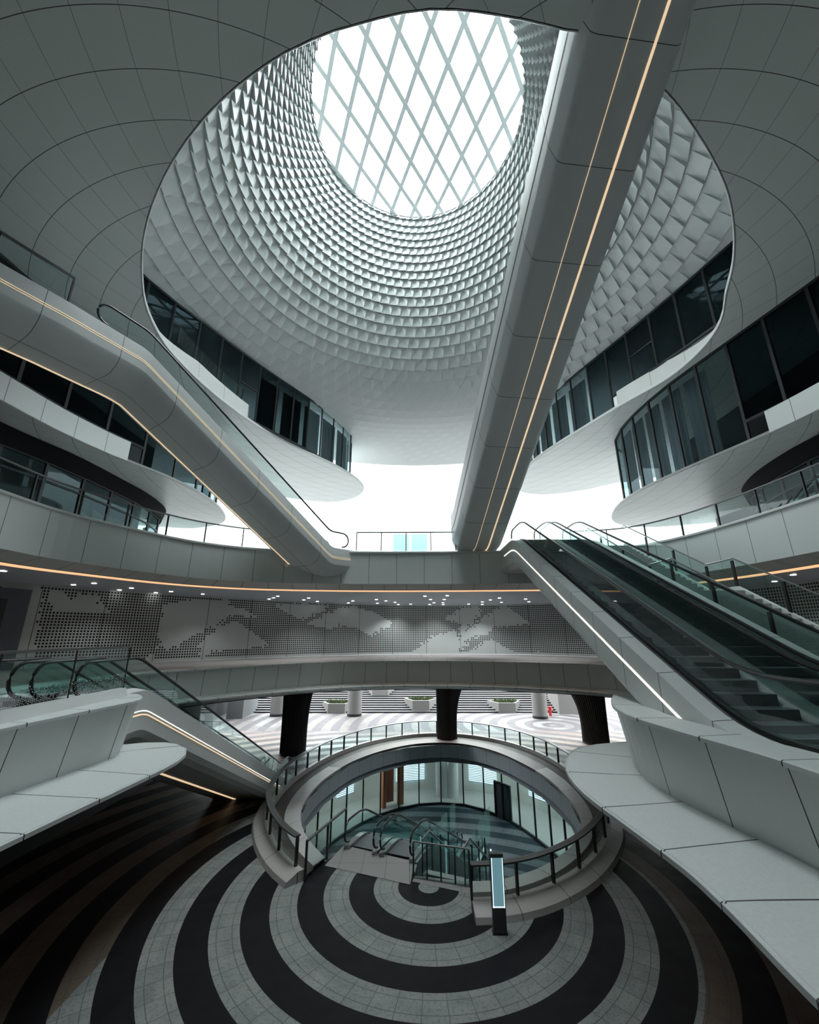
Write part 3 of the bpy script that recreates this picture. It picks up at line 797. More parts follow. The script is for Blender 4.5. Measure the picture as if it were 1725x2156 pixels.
def balustrade(run, parent, w, t0, t1, h=0.95, m_gl=m_teal, lo=0.12, newel0=True, newel1=True):
    R_ = 0.40
    # handrail
    P = []
    if newel0:
        for k in range(0, 9):
            a = -PI / 2 - PI * k / 8
            P.append(run.pos(t0 + 0.0, w, 0)); p = P.pop()
            q = run.pos(t0 + 0.6, w, 0); dx, dy = (q[0] - p[0]) / 0.6, (q[1] - p[1]) / 0.6
            o = R_ * math.cos(a)
            P.append((p[0] + dx * o, p[1] + dy * o, p[2] + h - R_ + R_ * math.sin(a)))
    for t in run.stations(t0, t1)[1 if newel0 else 0:(-1 if newel1 else None)]: P.append(run.pos(t, w, h))
    if newel1:
        for k in range(0, 9):
            a = PI / 2 - PI * k / 8
            p = run.pos(t1, w, 0); q = run.pos(t1 - 0.6, w, 0); dx, dy = (p[0] - q[0]) / 0.6, (p[1] - q[1]) / 0.6
            o = R_ * math.cos(a)
            P.append((p[0] + dx * o, p[1] + dy * o, p[2] + h - R_ + R_ * math.sin(a)))
    b = MB(); b.tube(P, 0.042, 8); b.build('handrail', m_black, parent, smooth=True)
    # glass
    b = MB(); st = []
    def add(t, zl, zh): st.append((t, zl, zh))
    if newel0:
        for k in range(5):
            a = PI - PI / 2 * k / 4
            add(t0 + (R_ - .03) * math.cos(a), h - R_ - (R_ - .03) * math.sin(a) * .9, h - R_ + (R_ - .03) * math.sin(a))
    for t in run.stations(t0, t1)[1:-1]: add(t, lo, h - 0.03)
    if newel1:
        for k in range(5):
            a = PI / 2 - PI / 2 * k / 4
            add(t1 + (R_ - .03) * math.cos(a), h - R_ - (R_ - .03) * math.sin(a) * .9, h - R_ + (R_ - .03) * math.sin(a))
    rows = []
    for t, zl, zh in st:
        rows.append([run.pos(max(0, min(run.L, t)), w - .008, zl), run.pos(max(0, min(run.L, t)), w - .008, zh), run.pos(max(0, min(run.L, t)), w + .008, zh), run.pos(max(0, min(run.L, t)), w + .008, zl)])
    b.loft(rows, closed_row=True); b.build('glass_balustrade', m_gl, parent)
def steps(run, parent, w0, w1, t0, t1, dz=-0.02, tread=0.4, m=None):
    b = MB(); t = t0
    while t < t1:
        a = run.pos(t, w0, 0); c = run.pos(min(run.L, t + tread), w0, 0)
        zt = max(a[2], c[2]) + dz - (0.0)
        A = run.pos(t, w0, 0); B = run.pos(t, w1, 0); C_ = run.pos(t + tread, w1, 0); D = run.pos(t + tread, w0, 0)
        zb = min(a[2], c[2]) + dz - 0.02
        up = [(p[0], p[1], zt) for p in (A, B, C_, D)]
        lo_ = [(p[0], p[1], zb) for p in (A, B, C_, D)]
        b.face(up)
        for k in range(4): b.face([lo_[k], lo_[(k + 1) % 4], up[(k + 1) % 4], up[k]])
        # pale nosing line
        rise = c[2] - a[2]
        e = (A, B) if rise > 0 else (D, C_)
        f = (D, C_) if rise > 0 else (A, B)
        if abs(rise) > 0.02:
            q0 = [e[0][0], e[0][1]]; q1 = [e[1][0], e[1][1]]; s_ = 0.09
            r0 = [q0[i] + (f[0][i] - q0[i]) * s_ for i in (0, 1)]; r1 = [q1[i] + (f[1][i] - q1[i]) * s_ for i in (0, 1)]
            b.face([(*q0, zt + .004), (*q1, zt + .004), (*r1, zt + .004), (*r0, zt + .004)], mi=1)
        t += tread
    b.build('steps', [m or m_steps, m_nose], parent, merge=False)
m_steps = plain('dark_ribbed_step_metal', (0.12, 0.13, 0.14), 0.45, 0.0)
m_nose = plain('worn_step_edge', (0.30, 0.32, 0.32), 0.45, 0.4)

def part(run, parent, name, sec, mat, t0=0, t1=None, smooth=False, **k):
    b = MB(); run.sweep(b, sec, t0, t1, **k); return b.build(name, mat, parent, smooth=smooth)

# --- right escalator pair, lower deck -> upper deck (travels +y; right of travel = +x)
e1 = thing('escalator', 'wide pair of escalators on the right, white side with one straight light line', 'escalator', (6.8, 7.4, Z_2))
r1 = Run([(5.1, 4.6, Z_2), (5.1, 7.44, Z_2), (5.1, 19.95, Z_3), (5.1, 23.3, Z_3)], .8)
cl = part(r1, e1, 'side_cladding', [(0, .03), (.36, .05), (.36, -.3), (3.62, -.3), (3.62, .05), (3.95, .03), (3.95, -1.0), (3.75, -1.3), (.35, -1.3), (.08, -1.22), (0, -1.05)], m_panel_w, t1=r1.L)
part(r1, e1, 'inner_deck', [(.36, .0), (.46, .02), (.46, .1), (.56, .1), (.62, -.0), (.62, -.1), (.36, -.1)], m_steel_d)
part(r1, e1, 'middle_deck', [(1.62, -.1), (1.62, 0), (1.72, .1), (2.12, .1), (2.2, 0), (2.2, -.1)], m_grey)
part(r1, e1, 'outer_deck', [(3.2, -.1), (3.2, 0), (3.28, .1), (3.36, .1), (3.62, .04), (3.62, -.1)], m_steel_d)
part(r1, cl, 'light_line', [(-.012, -.445), (-.012, -.505), (.02, -.505), (.02, -.445)], m_lwhite, t0=3.9, t1=17.4)
for w_ in (.51, 1.76, 2.07, 3.32): balustrade(r1, e1, w_, 0.5, 17.2)
steps(r1, e1, .62, 1.62, 0.4, 17.6); steps(r1, e1, 2.2, 3.2, 0.4, 17.6)

# --- lower left escalators, lower deck -> ground (travels +y, down)
e4 = thing('escalator', 'lower left escalators going down to the striped floor beside the oval railing', 'escalator', (-8.6, 28.4, 0.02))
r4 = Run([(-7.38, 10.2, Z_2), (-7.38, 12.65, Z_2), (-7.38, 28.4, 0.02), (-7.38, 30.4, 0.02)], .3)
# right of travel is +x; widths run to the left so they are negative
cl = part(r4, e4, 'side_cladding', [(0, .1), (-.34, .16), (-.34, -.3), (-3.1, -.3), (-3.1, .1), (-3.3, .1), (-3.3, -1.0), (-3.1, -1.2), (-.35, -1.2), (-.1, -1.08), (0, -.9)], m_white, t0=1.2, t1=19.1)
part(r4, e4, 'inner_deck', [(-.34, .12), (-.45, .12), (-.5, 0), (-.5, -.2), (-.34, -.2)], m_steel_d, t0=.2)
part(r4, e4, 'middle_deck', [(-1.35, -.1), (-1.35, .1), (-2.0, .1), (-2.0, -.1)], m_steel_d, t0=.2)
part(r4, cl, 'light_line', [(.012, -.41), (.012, -.432), (-.02, -.432), (-.02, -.41)], m_lwhite, t0=1.6, t1=18.6)
part(r4, cl, 'light_line', [(.012, -.50), (.012, -.53), (-.02, -.53), (-.02, -.50)], m_warm, t0=1.6, t1=18.6)
part(r4, cl, 'light_line', [(-1.95, -1.20), (-1.95, -1.225), (-2.1, -1.225), (-2.1, -1.20)], m_warm, t0=3.0, t1=16.5)
for w_ in (-.41, -1.42, -1.95, -3.0): balustrade(r4, e4, w_, 0.55, 19.6)
steps(r4, e4, -1.35, -.5, 0.5, 19.6); steps(r4, e4, -2.95, -2.0, 0.5, 19.6)

# --- upper left escalator and bridge (from its foot on the upper deck up to the left)
e2 = thing('escalator', 'big white escalator bridge climbing to the upper left with orange light line beneath', 'escalator', (-4.2, 22.5, Z_3))
r2 = Run([(-3.15, 23.25, Z_3), (-4.23, 22.3, Z_3), (-10.24, 13.7, 19.1), (-10.79, 12.56, 19.1), (-11.31, 11.44, 19.1), (-12.19, 9.85, 19.1), (-14.2, 6.2, 19.1)], 0.25)
# travelling towards the camera-left, right of travel is -x/-y... the side facing the hall is the left of travel
def mir(sec): return [(a, z) for a, z in sec]
cl = part(r2, e2, 'side_cladding', [(0, .06), (.3, .08), (.3, -.3), (2.3, -.3), (2.3, .08), (2.6, .06), (2.62, -1.1), (2.5, -1.32), (2.2, -1.45), (.8, -1.45), (.75, -1.448), (.42, -1.38), (.2, -1.22), (.07, -1.05), (.01, -.88), (0, -.84)], m_bright, smooth=True)
part(r2, cl, 'light_line', [(-.012, -.44), (-.012, -.455), (.03, -.455), (.03, -.44)], m_warmthin)
part(r2, cl, 'light_line', [(-.012, -.515), (-.012, -.53), (.03, -.53), (.03, -.515)], m_warmthin)
part(r2, cl, 'light_line', [(2.12, -1.45), (2.12, -1.465), (2.19, -1.465), (2.19, -1.45)], m_warm)
part(r2, cl, 'joint_line', [(1.2, -1.45), (1.2, -1.456), (1.22, -1.456), (1.22, -1.45)], m_steel)
for w_ in (.2, 2.4): balustrade(r2, e2, w_, 0.7, 13.3, h=1.0, m_gl=m_glass)
steps(r2, e2, .3, 2.3, 1.0, 12.5)
railing('glass_railing', 'glass railing on top of the escalator bridge at the left edge', [r2.pos(t, .12, 0)[:2] for t in (20.8, 19, 17, 15, 14.6)], 19.15, 1.1, spacing=2.2)

# --- central escalator overhead
e3 = thing('escalator', 'long escalator seen from below rising overhead to the upper right with two light lines', 'escalator', (3.8, 22.8, Z_3))
r3 = Run([(4.55, 4.2, 23.55), (4.38, 5.88, 22.62), (2.70, 22.4, 13.15), (2.62, 23.2, 13.0)], 0.3)
cl = part(r3, e3, 'side_cladding', [(0, .14), (-.05, .26), (-.18, .62), (-.19, .66), (-.24, 2.05), (-.18, 2.1), (2.6, 2.1), (2.66, 2.05), (2.5, .5), (2.46, .26), (2.40, .12), (2.3, .03), (2.2, .004), (2.16, 0), (.24, 0), (.2, .004), (.1, .03), (.03, .08)], m_bright, smooth=True)
part(r3, cl, 'light_line', [(.98, 0), (.98, -.012), (1.0, -.012), (1.0, 0)], m_warmthin)
part(r3, cl, 'light_line', [(1.66, 0), (1.66, -.012), (1.73, -.012), (1.73, 0)], m_warm)
part(r3, cl, 'light_line', [(-.19, 1.2), (-.225, 1.2), (-.23, 1.25), (-.19, 1.25)], m_groove)
for w_ in (.1, 2.35):
    b = MB(); r3.sweep(b, [(w_ - .008, 2.1), (w_ - .008, 2.55), (w_ + .008, 2.55), (w_ + .008, 2.1)], 1.8, 18.4); b.build('glass_balustrade', m_teal, e3)
    b = MB(); b.tube([r3.pos(t, w_, 2.58) for t in r3.stations(1.8, 18.4)], .04, 8); b.build('handrail', m_black, e3, smooth=True)

# ================================================================== OVAL RING ROUND THE BASEMENT OPENING
RAIL = [(-3.9, 17.93), (-4.95, 19.1), (-6.05, 20.96), (-6.85, 23.3), (-7.05, 26.4), (-6.6, 29.6), (-5.3, 33.4), (-2.9, 37.0), (0.7, 39.35), (4.3, 39.3), (7.3, 37.2), (9.3, 33.7), (10.1, 29.2), (9.9, 25.4), (9.05, 22.05), (7.8, 19.9), (6.2, 18.1), (4.5, 16.9), (3.1, 16.36), (2.0, 16.25)]
INN = [(-3.3, 19.3), (-4.35, 20.9), (-5.0, 22.4), (-5.42, 24.3), (-5.35, 27.0), (-4.8, 29.6), (-3.7, 32.4), (-1.7, 35.1), (0.9, 36.9), (3.9, 36.9), (6.1, 35.0), (7.5, 32.0), (8.35, 28.5), (8.4, 24.9), (7.95, 22.5), (6.8, 20.4), (5.3, 18.9), (4.1, 18.15), (3.0, 17.75), (2.2, 17.7)]
both = spline([(*a, *c) for a, c in zip(RAIL, INN)], 0.5)
RL = [p[:2] for p in both]; IL = [p[2:] for p in both]
oval = thing('oval_kerb', 'pale oval kerb and inner fascia framing the opening to the basement', 'kerb', (1.5, 27.5, 0))
nR = normals(RL, side=1)
def krows(fn):
    return [fn(p, q, n_) for p, q, n_ in zip(RL, IL, nR)]
def L2_(p, q, t): return (p[0] + (q[0] - p[0]) * t, p[1] + (q[1] - p[1]) * t)
b = MB(); b.loft(krows(lambda p, q, n_: [(p[0] + n_[0] * .62, p[1] + n_[1] * .62, 0.0), (p[0] + n_[0] * .56, p[1] + n_[1] * .56, .16), (p[0] + n_[0] * .1, p[1] + n_[1] * .1, .34), (p[0] - n_[0] * .12, p[1] - n_[1] * .12, .34), (p[0] - n_[0] * .14, p[1] - n_[1] * .14, .1)]))
for k in (0, -1):
    p, q, n_ = RL[k], IL[k], nR[k]
    f = [(p[0] + n_[0] * .62, p[1] + n_[1] * .62, 0.0), (p[0] + n_[0] * .56, p[1] + n_[1] * .56, .16), (p[0] + n_[0] * .1, p[1] + n_[1] * .1, .34), (p[0] - n_[0] * .12, p[1] - n_[1] * .12, .34), (p[0] - n_[0] * .12, p[1] - n_[1] * .12, 0)]
    b.face(f if k else f[::-1])
m_kerb = panel('kerb_panels', (0.46, 0.45, 0.43), 2.0, width=.025)
b.build('kerb', m_kerb, oval)
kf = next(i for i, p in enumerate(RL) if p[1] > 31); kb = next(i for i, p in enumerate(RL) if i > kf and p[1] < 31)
m_ledge_shade = plain('shaded_brown_ledge', (.085, .068, .055), .5)  # far inner ledge darkened in colour for the shade under the gallery deck
b = MB(); b.loft(krows(lambda p, q, n_: [(p[0] - n_[0] * .13, p[1] - n_[1] * .13, .1), (*L2_(p, q, .5), .06)])); b.build('gutter', plain('shaded_brown_stone', (.07, .06, .052), .7), oval)  # gutter painted dark brown to stand in for the deck's shade
b = MB(); b.loft(krows(lambda p, q, n_: [(*L2_(p, q, .5), .05), (*L2_(p, q, .51), .16), (*q, .14), (*q, .02)])[:kf]); b.build('inner_ledge', m_kerb, oval)
for sl, mt in ((slice(kf - 1, kb), m_ledge_shade), (slice(kb - 1, None), m_kerb)):
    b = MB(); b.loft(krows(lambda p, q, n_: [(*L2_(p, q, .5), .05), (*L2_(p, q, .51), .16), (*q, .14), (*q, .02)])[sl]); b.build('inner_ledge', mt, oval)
m_fas = panel('grey_fascia_panels', (0.50, 0.53, 0.57), 1.3)
b = MB(); b.loft(krows(lambda p, q, n_: [(*q, .06), (q[0] + n_[0] * .03, q[1] + n_[1] * .03, -.95), (q[0] + n_[0] * .8, q[1] + n_[1] * .8, -1.0)])); b.build('fascia', m_fas, oval)
ring = railing('glass_railing', 'oval glass railing with broad steel handrail round the basement opening', RL[1:], .32, 1.0, spacing=1.55, wide=.13, post_w=.07)
# guard on the left of the landing and at the stair on the right
railing('glass_railing', 'straight glass railing on the left of the small escalator landing', [(-3.75, 17.95), (-3.3, 19.3), (-2.75, 20.9)], 0.02, 1.25, spacing=1.6, wide=.05)
b = MB(); b.poly([[(-3.25, 19.0), (0.02, 17.75), (0.2, 19.3), (-2.75, 20.6)]], 0.012); land = b.build('landing_slab', m_land)
tag(land, 'grey stone landing at the head of the small escalators', 'landing')
b = MB(); b.poly([[(0.1, 17.95), (2.1, 17.2), (2.3, 17.9), (0.2, 18.3)]], 0.012); land2 = b.build('landing_slab', m_land)
tag(land2, 'pale narrow slab at the foot of the glass stair enclosure', 'landing')

# --- small escalators down to the basement
e5 = thing('escalator', 'small pair of escalators with black handrails going down inside the oval opening', 'escalator', (-1.3, 20, 0.02))
dx, dy = .37, .93
def along(s, w_): return (-2.62 + dx * s + dy * w_, 20.25 + dy * s - dx * w_)
r5 = Run([(*along(-.2, 0), .02), (*along(1.5, 0), .02), (*along(10.1, 0), Z_B), (*along(12.4, 0), Z_B)], .6)
part(r5, e5, 'truss_cladding', [(-.2, .0), (0, .04), (0, -.3), (2.9, -.3), (2.9, .0), (3.1, .0), (3.1, -.9), (-.2, -.9)], m_grey, t0=.3)
for w_ in (0.0, 1.32, 1.62, 2.9): balustrade(r5, e5, w_, 0.45, 11.8, h=.98, lo=.12)
for a_ in ((-.08, .16), (1.2, 1.42), (1.5, 1.74), (2.8, 3.02)): part(r5, e5, 'inner_deck', [(a_[0], -.1), (a_[0], .12), (a_[1], .12), (a_[1], -.1)], m_steel, t0=.2)
steps(r5, e5, .16, 1.2, .6, 11.5); steps(r5, e5, 1.74, 2.8, .6, 11.5)

# --- glass stair enclosure beside them, with a stair going down
st = thing('basement_stair', 'dark stair with green glass sides beside the small escalators', 'stair', (1.2, 18.3, 0))
def al2(s, w_): return (0.35 + dx * s + dy * w_, 18.25 + dy * s - dx * w_)
b = MB()
for k in range(26):
    z = -0.17 * k; a_, c_ = al2(.3 + .28 * k, .15), al2(.3 + .28 * k, 1.6); d_, e_ = al2(.3 + .28 * (k + 1), 1.6), al2(.3 + .28 * (k + 1), .15)
    q = [a_, c_, d_, e_]
    b.face([(*p, z) for p in q]); b.face([(*e_, z), (*d_, z), (*d_, z - .17), (*e_, z - .17)])
b.build('treads', m_grey, st)
for w_, nm in ((.1, 'glass_side'), (1.7, 'glass_side')):
    for k in range(4):
        a_, c_ = al2(.1 + k * 1.1, w_), al2(.1 + (k + 1) * 1.1 - .04, w_)
        z0 = -.15 - .67 * k if k else 0.05
        b = MB(); b.bar((*a_, (z0 + 1.1) / 2), (*c_, (z0 - .3 + 1.1) / 2), .02, 1.1 - z0); b.build(nm, m_teal, st)
        b = MB(); b.bar((*a_, -.8 - .6 * k), (*a_, 1.1 - .3 * k if k else 1.1), .05); b.build('post', m_steel_d, st)
    b = MB(); b.tube([(*al2(.1, w_), 1.12), (*al2(.9, w_), 1.12), (*al2(7.5, w_), -3.0)], .035); b.build('handrail', m_steel, st)
b = MB()
a_, c_ = (0.14, 18.2), (2.12, 17.62)
b.bar((*a_, .55), (*c_, .55), .02, 1.05); b.build('glass_side', m_teal, st)
for t in (0, .25, .5, .75, 1):
    b = MB(); p = L2_(a_, c_, t); b.bar((*p, 0), (*p, 1.1), .06); b.build('post', m_steel_d, st)
b = MB(); b.tube([(*a_, 1.12), (*c_, 1.12)], .03); b.build('handrail', m_steel, st)
b = MB(); b.bar((*a_, -.6), (*c_, -.6), .1, 1.25); b.build('stair_wall', m_darkgrey, st)

# --- kiosk
kx, ky = 2.68, 15.3
k = thing('information_kiosk', 'slim dark kiosk with a tall glowing blue screen in front of the oval railing', 'kiosk', (kx, ky, 0))
b = MB(); b.box(kx - .2, kx + .2, ky - .09, ky + .09, 0, 2.0); b.build('body', m_darkgrey, k)
b = MB(); b.box(kx - .165, kx + .165, ky - .1, ky - .085, .68, 1.9); b.build('screen', m_kiosk, k)
b = MB()
for a in ((-.175, -.155), (.155, .175)): b.box(kx + a[0], kx + a[1], ky - .103, ky - .09, .66, 1.9)
b.box(kx - .175, kx + .175, ky - .103, ky - .09, .66, .69); b.build('screen_edge_light', m_kioskb, k)
b = MB(); b.box(kx - .22, kx + .22, ky - .11, ky + .11, 0, .04); b.build('foot', m_black, k)
# second one seen edge-on behind the railing
k2x, k2y = 3.05, 20.3
px2 = on_z(1022, 1830, 0)
k = thing('information_kiosk', 'thin glowing blade kiosk seen edge on down inside the oval opening', 'kiosk', (3.95, 24.2, Z_B))
b = MB(); b.box(3.9, 4.02, 24.0, 24.4, Z_B, Z_B + .5); b.box(3.9, 3.92, 24.0, 24.4, Z_B + .5, Z_B + 2.9); b.build('body', m_darkgrey, k)
b = MB(); b.box(3.92, 3.99, 23.98, 24.0, Z_B + .4, Z_B + 2.85); b.build('screen_edge_light', m_kioskb, k)

# ================================================================== BASEMENT
GB = offset(IL, -0.0)
GBo = [(q[0] + n_[0] * .75, q[1] + n_[1] * .75) for q, n_ in zip(IL, nR)]
t = curtain('glazed_facade', 'curved basement glass wall with black mullions under the oval fascia', GBo[4:-6], lambda t: Z_B + .03, -1.0, 1.75, lambda t: m_basegl)
m_bwall = plain('white_basement_wall', (0.62, 0.62, 0.58), 0.7)
RB = [(q[0] + n_[0] * 4.2, q[1] + n_[1] * 4.2) for q, n_ in zip(IL, nR)]
b = MB(); b.loft([[(x, y, Z_B), (x, y, -1.2)] for x, y in RB]); b.build('wall_basement', m_bwall, kind='structure')
RBi = [(q[0] + n_[0] * .85, q[1] + n_[1] * .85) for q, n_ in zip(IL, nR)]
b = MB(); b.loft([[(*a, Z_B + .02), (*c, Z_B + .02)] for a, c in zip(RBi, RB)]); b.build('floor', plain('pale_screed', (0.5, 0.5, 0.47), .7), kind='structure')
def on_ring(pxx, off, zz=Z_B + .02):
    """point on the room ring in the direction of an image column"""
    best = None
    for q, n_ in zip(IL, nR):
        if q[1] < 22: continue
        X, Y = q[0] + n_[0] * off, q[1] + n_[1] * off
        d = abs(to_px(X, Y, -2.5)[0] - pxx)
        if best is None or d < best[0]: best = (d, X, Y, n_)
    return best[1:]
for pxx, lb in ((928, 'left one of the white round pillars behind the basement glass'), (946, 'right one of the white round pillars behind the basement glass')):
    X, Y, n_ = on_ring(pxx, 2.6)
    b = MB(); b.tube([(X, Y, Z_B), (X, Y, -1.2)], .62, 28); tag(b.build('round_pillar', m_white, smooth=True), lb, 'pillar')
WINL = [(852, 1), (873, 2), (1000, 3), (1022, 4), (1125, 5), (735, 6), (1192, 7)]
wlab = {1: 'lit slatted window just right of the orange doorway', 2: 'lit slatted window left of the basement pillars', 3: 'lit slatted window right of the basement pillars', 4: 'lit slatted window before the dark doorway on the right',
        5: 'lit slatted window on the right side of the basement glass', 6: 'lit slatted window at the far left of the basement glass', 7: 'small lit slatted window at the right end by the oval handrail'}
for pxx, i in WINL:
    X, Y, n_ = on_ring(pxx, 4.1); tx, ty = -n_[1], n_[0]
    wt = thing('slatted_window', wlab[i], 'window', (X, Y, Z_B + 1.2), 'lit slatted windows in the basement room')
    def fr(p, X=X, Y=Y, tx=tx, ty=ty, n_=n_): return (X + tx * p[0] - n_[0] * p[1], Y + ty * p[0] - n_[1] * p[1], p[2])
    wp = None; b = MB(); b.box(-.85, .85, 0, .03, Z_B + .75, Z_B + 2.6, fr=fr); wp = b.build('light_panel', m_lit, wt)
    b = MB()
    for j in range(15): b.box(-.87, .87, .04, .06, Z_B + .75 + j * .128, Z_B + .79 + j * .128, fr=fr)
    b.build('slats', m_grey, wp)
# orange doorway, dark doorway
X, Y, n_ = on_ring(822, 1.6); tx, ty = -n_[1], n_[0]
def fr(p): return (X + tx * p[0] - n_[0] * p[1], Y + ty * p[0] - n_[1] * p[1], p[2])
d = thing('doorway', 'orange brown door surround behind the basement glass', 'doorway', (X, Y, Z_B))
b = MB(); b.box(-1.0, -.62, -.3, .1, Z_B, -1.25, fr=fr); b.box(.62, .9, -.3, .1, Z_B, -1.25, fr=fr); b.box(-.62, .62, -.3, .1, Z_B + 2.6, -1.25, fr=fr); b.build('surround', m_orangewall, d)
b = MB(); b.box(-.6, .05, -.9, -.8, Z_B, Z_B + 2.6, fr=fr); b.build('inner_jamb', plain('brown_timber', (.16, .05, .03), .6), d)
X2, Y2, n2 = on_ring(1060, .9); tx2, ty2 = -n2[1], n2[0]
def fr(p): return (X2 + tx2 * p[0] - n2[0] * p[1], Y2 + ty2 * p[0] - n2[1] * p[1], p[2])
d = thing('doorway', 'black framed glass doorway on the right of the basement floor', 'doorway', (X2, Y2, Z_B))
b = MB()
for a in ((-.75, -.65), (-.05, .05), (.65, .75)): b.box(a[0], a[1], .15, .3, Z_B, Z_B + 2.3, fr=fr)
b.box(-.75, .75, .15, .3, Z_B + 2.2, Z_B + 2.32, fr=fr); b.build('frame', m_black, d)
b = MB(); b.box(-.65, .65, .2, .23, Z_B, Z_B + 2.2, fr=fr); b.build('door_leaf', m_darkgrey, d)
# ceiling lamps of the basement room (they light it)
for i, pxx in enumerate((700, 760, 850, 935, 1010, 1090, 1160, 1210)):
    X, Y, n_ = on_ring(pxx, 2.3)
    b = MB(); b.tube([(0, 0, -.03), (0, 0, 0)], .25, 16); o = b.build('ceiling_lamp', m_down); o.location = (X, Y, -1.23)
    tag(o, 'round ceiling lamp in the white room behind the curved basement glass', 'lamp', 'basement room ceiling lamps')
    ld = bpy.data.lights.new('basement_lamp', 'AREA'); ld.shape = 'DISK'; ld.size = 1.0; ld.energy = 17; ld.color = (1, .99, .95)
    lo = bpy.data.objects.new('basement_lamp', ld); COL.objects.link(lo); lo.location = (X, Y, -1.32); lo.parent = None

# ================================================================== COLUMNS
def flared(name, label, base, r_base, top_z, spread, dirx, diry, both_=0.25):
    b = MB(); n = 96; rows = []
    for k in range(15):
        t = k / 14; z = top_z * t; f = max(0, t - .15) / .85; e = f ** 2.6
        ring_ = []
        for j in range(n):
            a = 2 * PI * j / n; cx_, cy_ = math.cos(a), math.sin(a)
            rr_ = r_base * (1 + both_ * .4 * e) * (1 + (.035 if j % 2 else -.02))
            along_ = max(0, cx_ * dirx + cy_ * diry)
            ring_.append((base[0] + cx_ * rr_ + dirx * spread * e * along_, base[1] + cy_ * rr_ + diry * spread * e * along_, z))
        rows.append(ring_)
    b.loft(rows, closed_row=True)
    t = thing(name, label, 'column', (base[0], base[1], 0))
    b.build('ribbed_shaft', m_ribs, t)
    b = MB(); b.tube([(base[0], base[1], 0), (base[0], base[1], .12)], r_base * 1.04, 32); b.build('base_ring', m_black, t)
    return t
m_ribs = plain('dark_brown_ribbed_metal', (0.035, 0.030, 0.030), 0.45, 0.3)
flared('flared_column', 'dark ribbed column flaring to the right, in the middle behind the oval railing', (3.15, 38.6), .82, 5.42, 1.35, 1, 0)
flared('flared_column', 'dark ribbed column on the left below the gallery deck', (-8.7, 34.6), .92, 5.42, .55, 1, 0)
flared('flared_column', 'dark ribbed column flaring to the left beside the right gallery nose', (15.2, 37.6), 1.0, 5.42, 2.1, -1, 0)
for (x, y), lb in (((-14.38, 49.4), 'white round plaza column at the left by the dark recess'), ((-6.0, 49.4), 'white round plaza column between the left and middle dark columns'), ((13.85, 48.1), 'white round plaza column on the right before the terrace steps')):
    t = thing('round_column', lb, 'column', (x, y, 0))
    b = MB(); b.tube([(x, y, .25), (x, y, 8.5)], .78, 32); b.build('shaft', m_outw, t, smooth=True)
    b = MB(); b.tube([(x, y, 0), (x, y, .25)], .8, 32); b.build('plinth', m_black, t, smooth=True)
# plaza
b = MB(); n = 17
ys = 51.0
for k in range(n):
    b.box(-22 + k * .55, 20.5 - k * .12, ys + k * .5, ys + 16, .0 + k * .17, (k + 1) * .17 - .03)
    b.box(-22 + k * .55 - .02, 20.5 - k * .12 + .02, ys + k * .5 - .04, ys + 16, (k + 1) * .17 - .03, (k + 1) * .17, mi=1)
o = b.build('terrace_steps', [plain('shaded_grey_riser_stone', (.035, .035, .038), .7), plain('pale_step_stone', (.085, .084, .086), .6)], merge=False)
tag(o, 'wide bright terrace of stone steps outside beyond the columns', 'steps')
b = MB(); b.box(-60, 60, 70, 70.4, 0, 8); b.build('wall_plaza', plain('pale_plaza_wall', (.09, .09, .09), .7), kind='structure')
for (x, y, z), lb in (((-8.2, 51.6, .25), 'white planter box with hedge low on the steps at the left'), ((-3.6, 55.5, 1.45), 'white planter box with hedge highest up on the terrace steps'), ((1.3, 52.2, .5), 'white planter box with hedge next to the middle dark column'), ((11.0, 51.8, .3), 'white planter box with hedge low on the steps at the right')):
    t = thing('planter', lb, 'planter', (x, y, z))
    def hexa(sx, sy): return [(x - 1.9 * sx, y + .9 * sy), (x - .95 * sx, y - .9 * sy), (x + .95 * sx, y - .9 * sy), (x + 1.9 * sx, y + .9 * sy)]
    b = MB(); A = hexa(1, 1); B_ = hexa(.86, .8)
    for q0, q1, c0, c1 in zip(A, A[1:] + A[:1], B_, B_[1:] + B_[:1]):
        b.face([(*q0, z - .3), (*q1, z - .3), (*q1, z + .75), (*q0, z + .75)]); b.face([(*q0, z + .75), (*q1, z + .75), (*c1, z + .75), (*c0, z + .75)]); b.face([(*c0, z + .75), (*c1, z + .75), (*c1, z + .5), (*c0, z + .5)])
    b.build('box', m_outw, t)
    b = MB(); B2 = hexa(.84, .78); random.seed(int(x * 10) + 50)
    b.poly([B2], z + .6)
    for i in range(260):
        u, v = random.random(), random.random()
        p = L2_(L2_(B2[0], B2[3], u), L2_(B2[1], B2[2], u), v); h = .25 + random.random() * .3
        a = random.random() * PI; cx_, sx_ = math.cos(a) * .12, math.sin(a) * .12
        b.face([(p[0] - cx_, p[1] - sx_, z + .6), (p[0] + cx_, p[1] + sx_, z + .6), (p[0] + cx_ * .3 + .05, p[1] + sx_ * .3, z + .6 + h)])
    b.build('hedge', m_plant, t, merge=False)
b = MB(); b.box(16.6, 19.5, 50.2, 54, 0, 6); b.build('wall_plaza_right', m_outw, kind='structure')
b = MB(); b.box(-24, -20.5, 44, 52, 0, 6); b.box(-19.2, -17.5, 47.6, 52, 0, 6); b.build('wall_plaza_left', plain('grey_plaza_wall', (.10, .105, .11), .7), kind='structure')
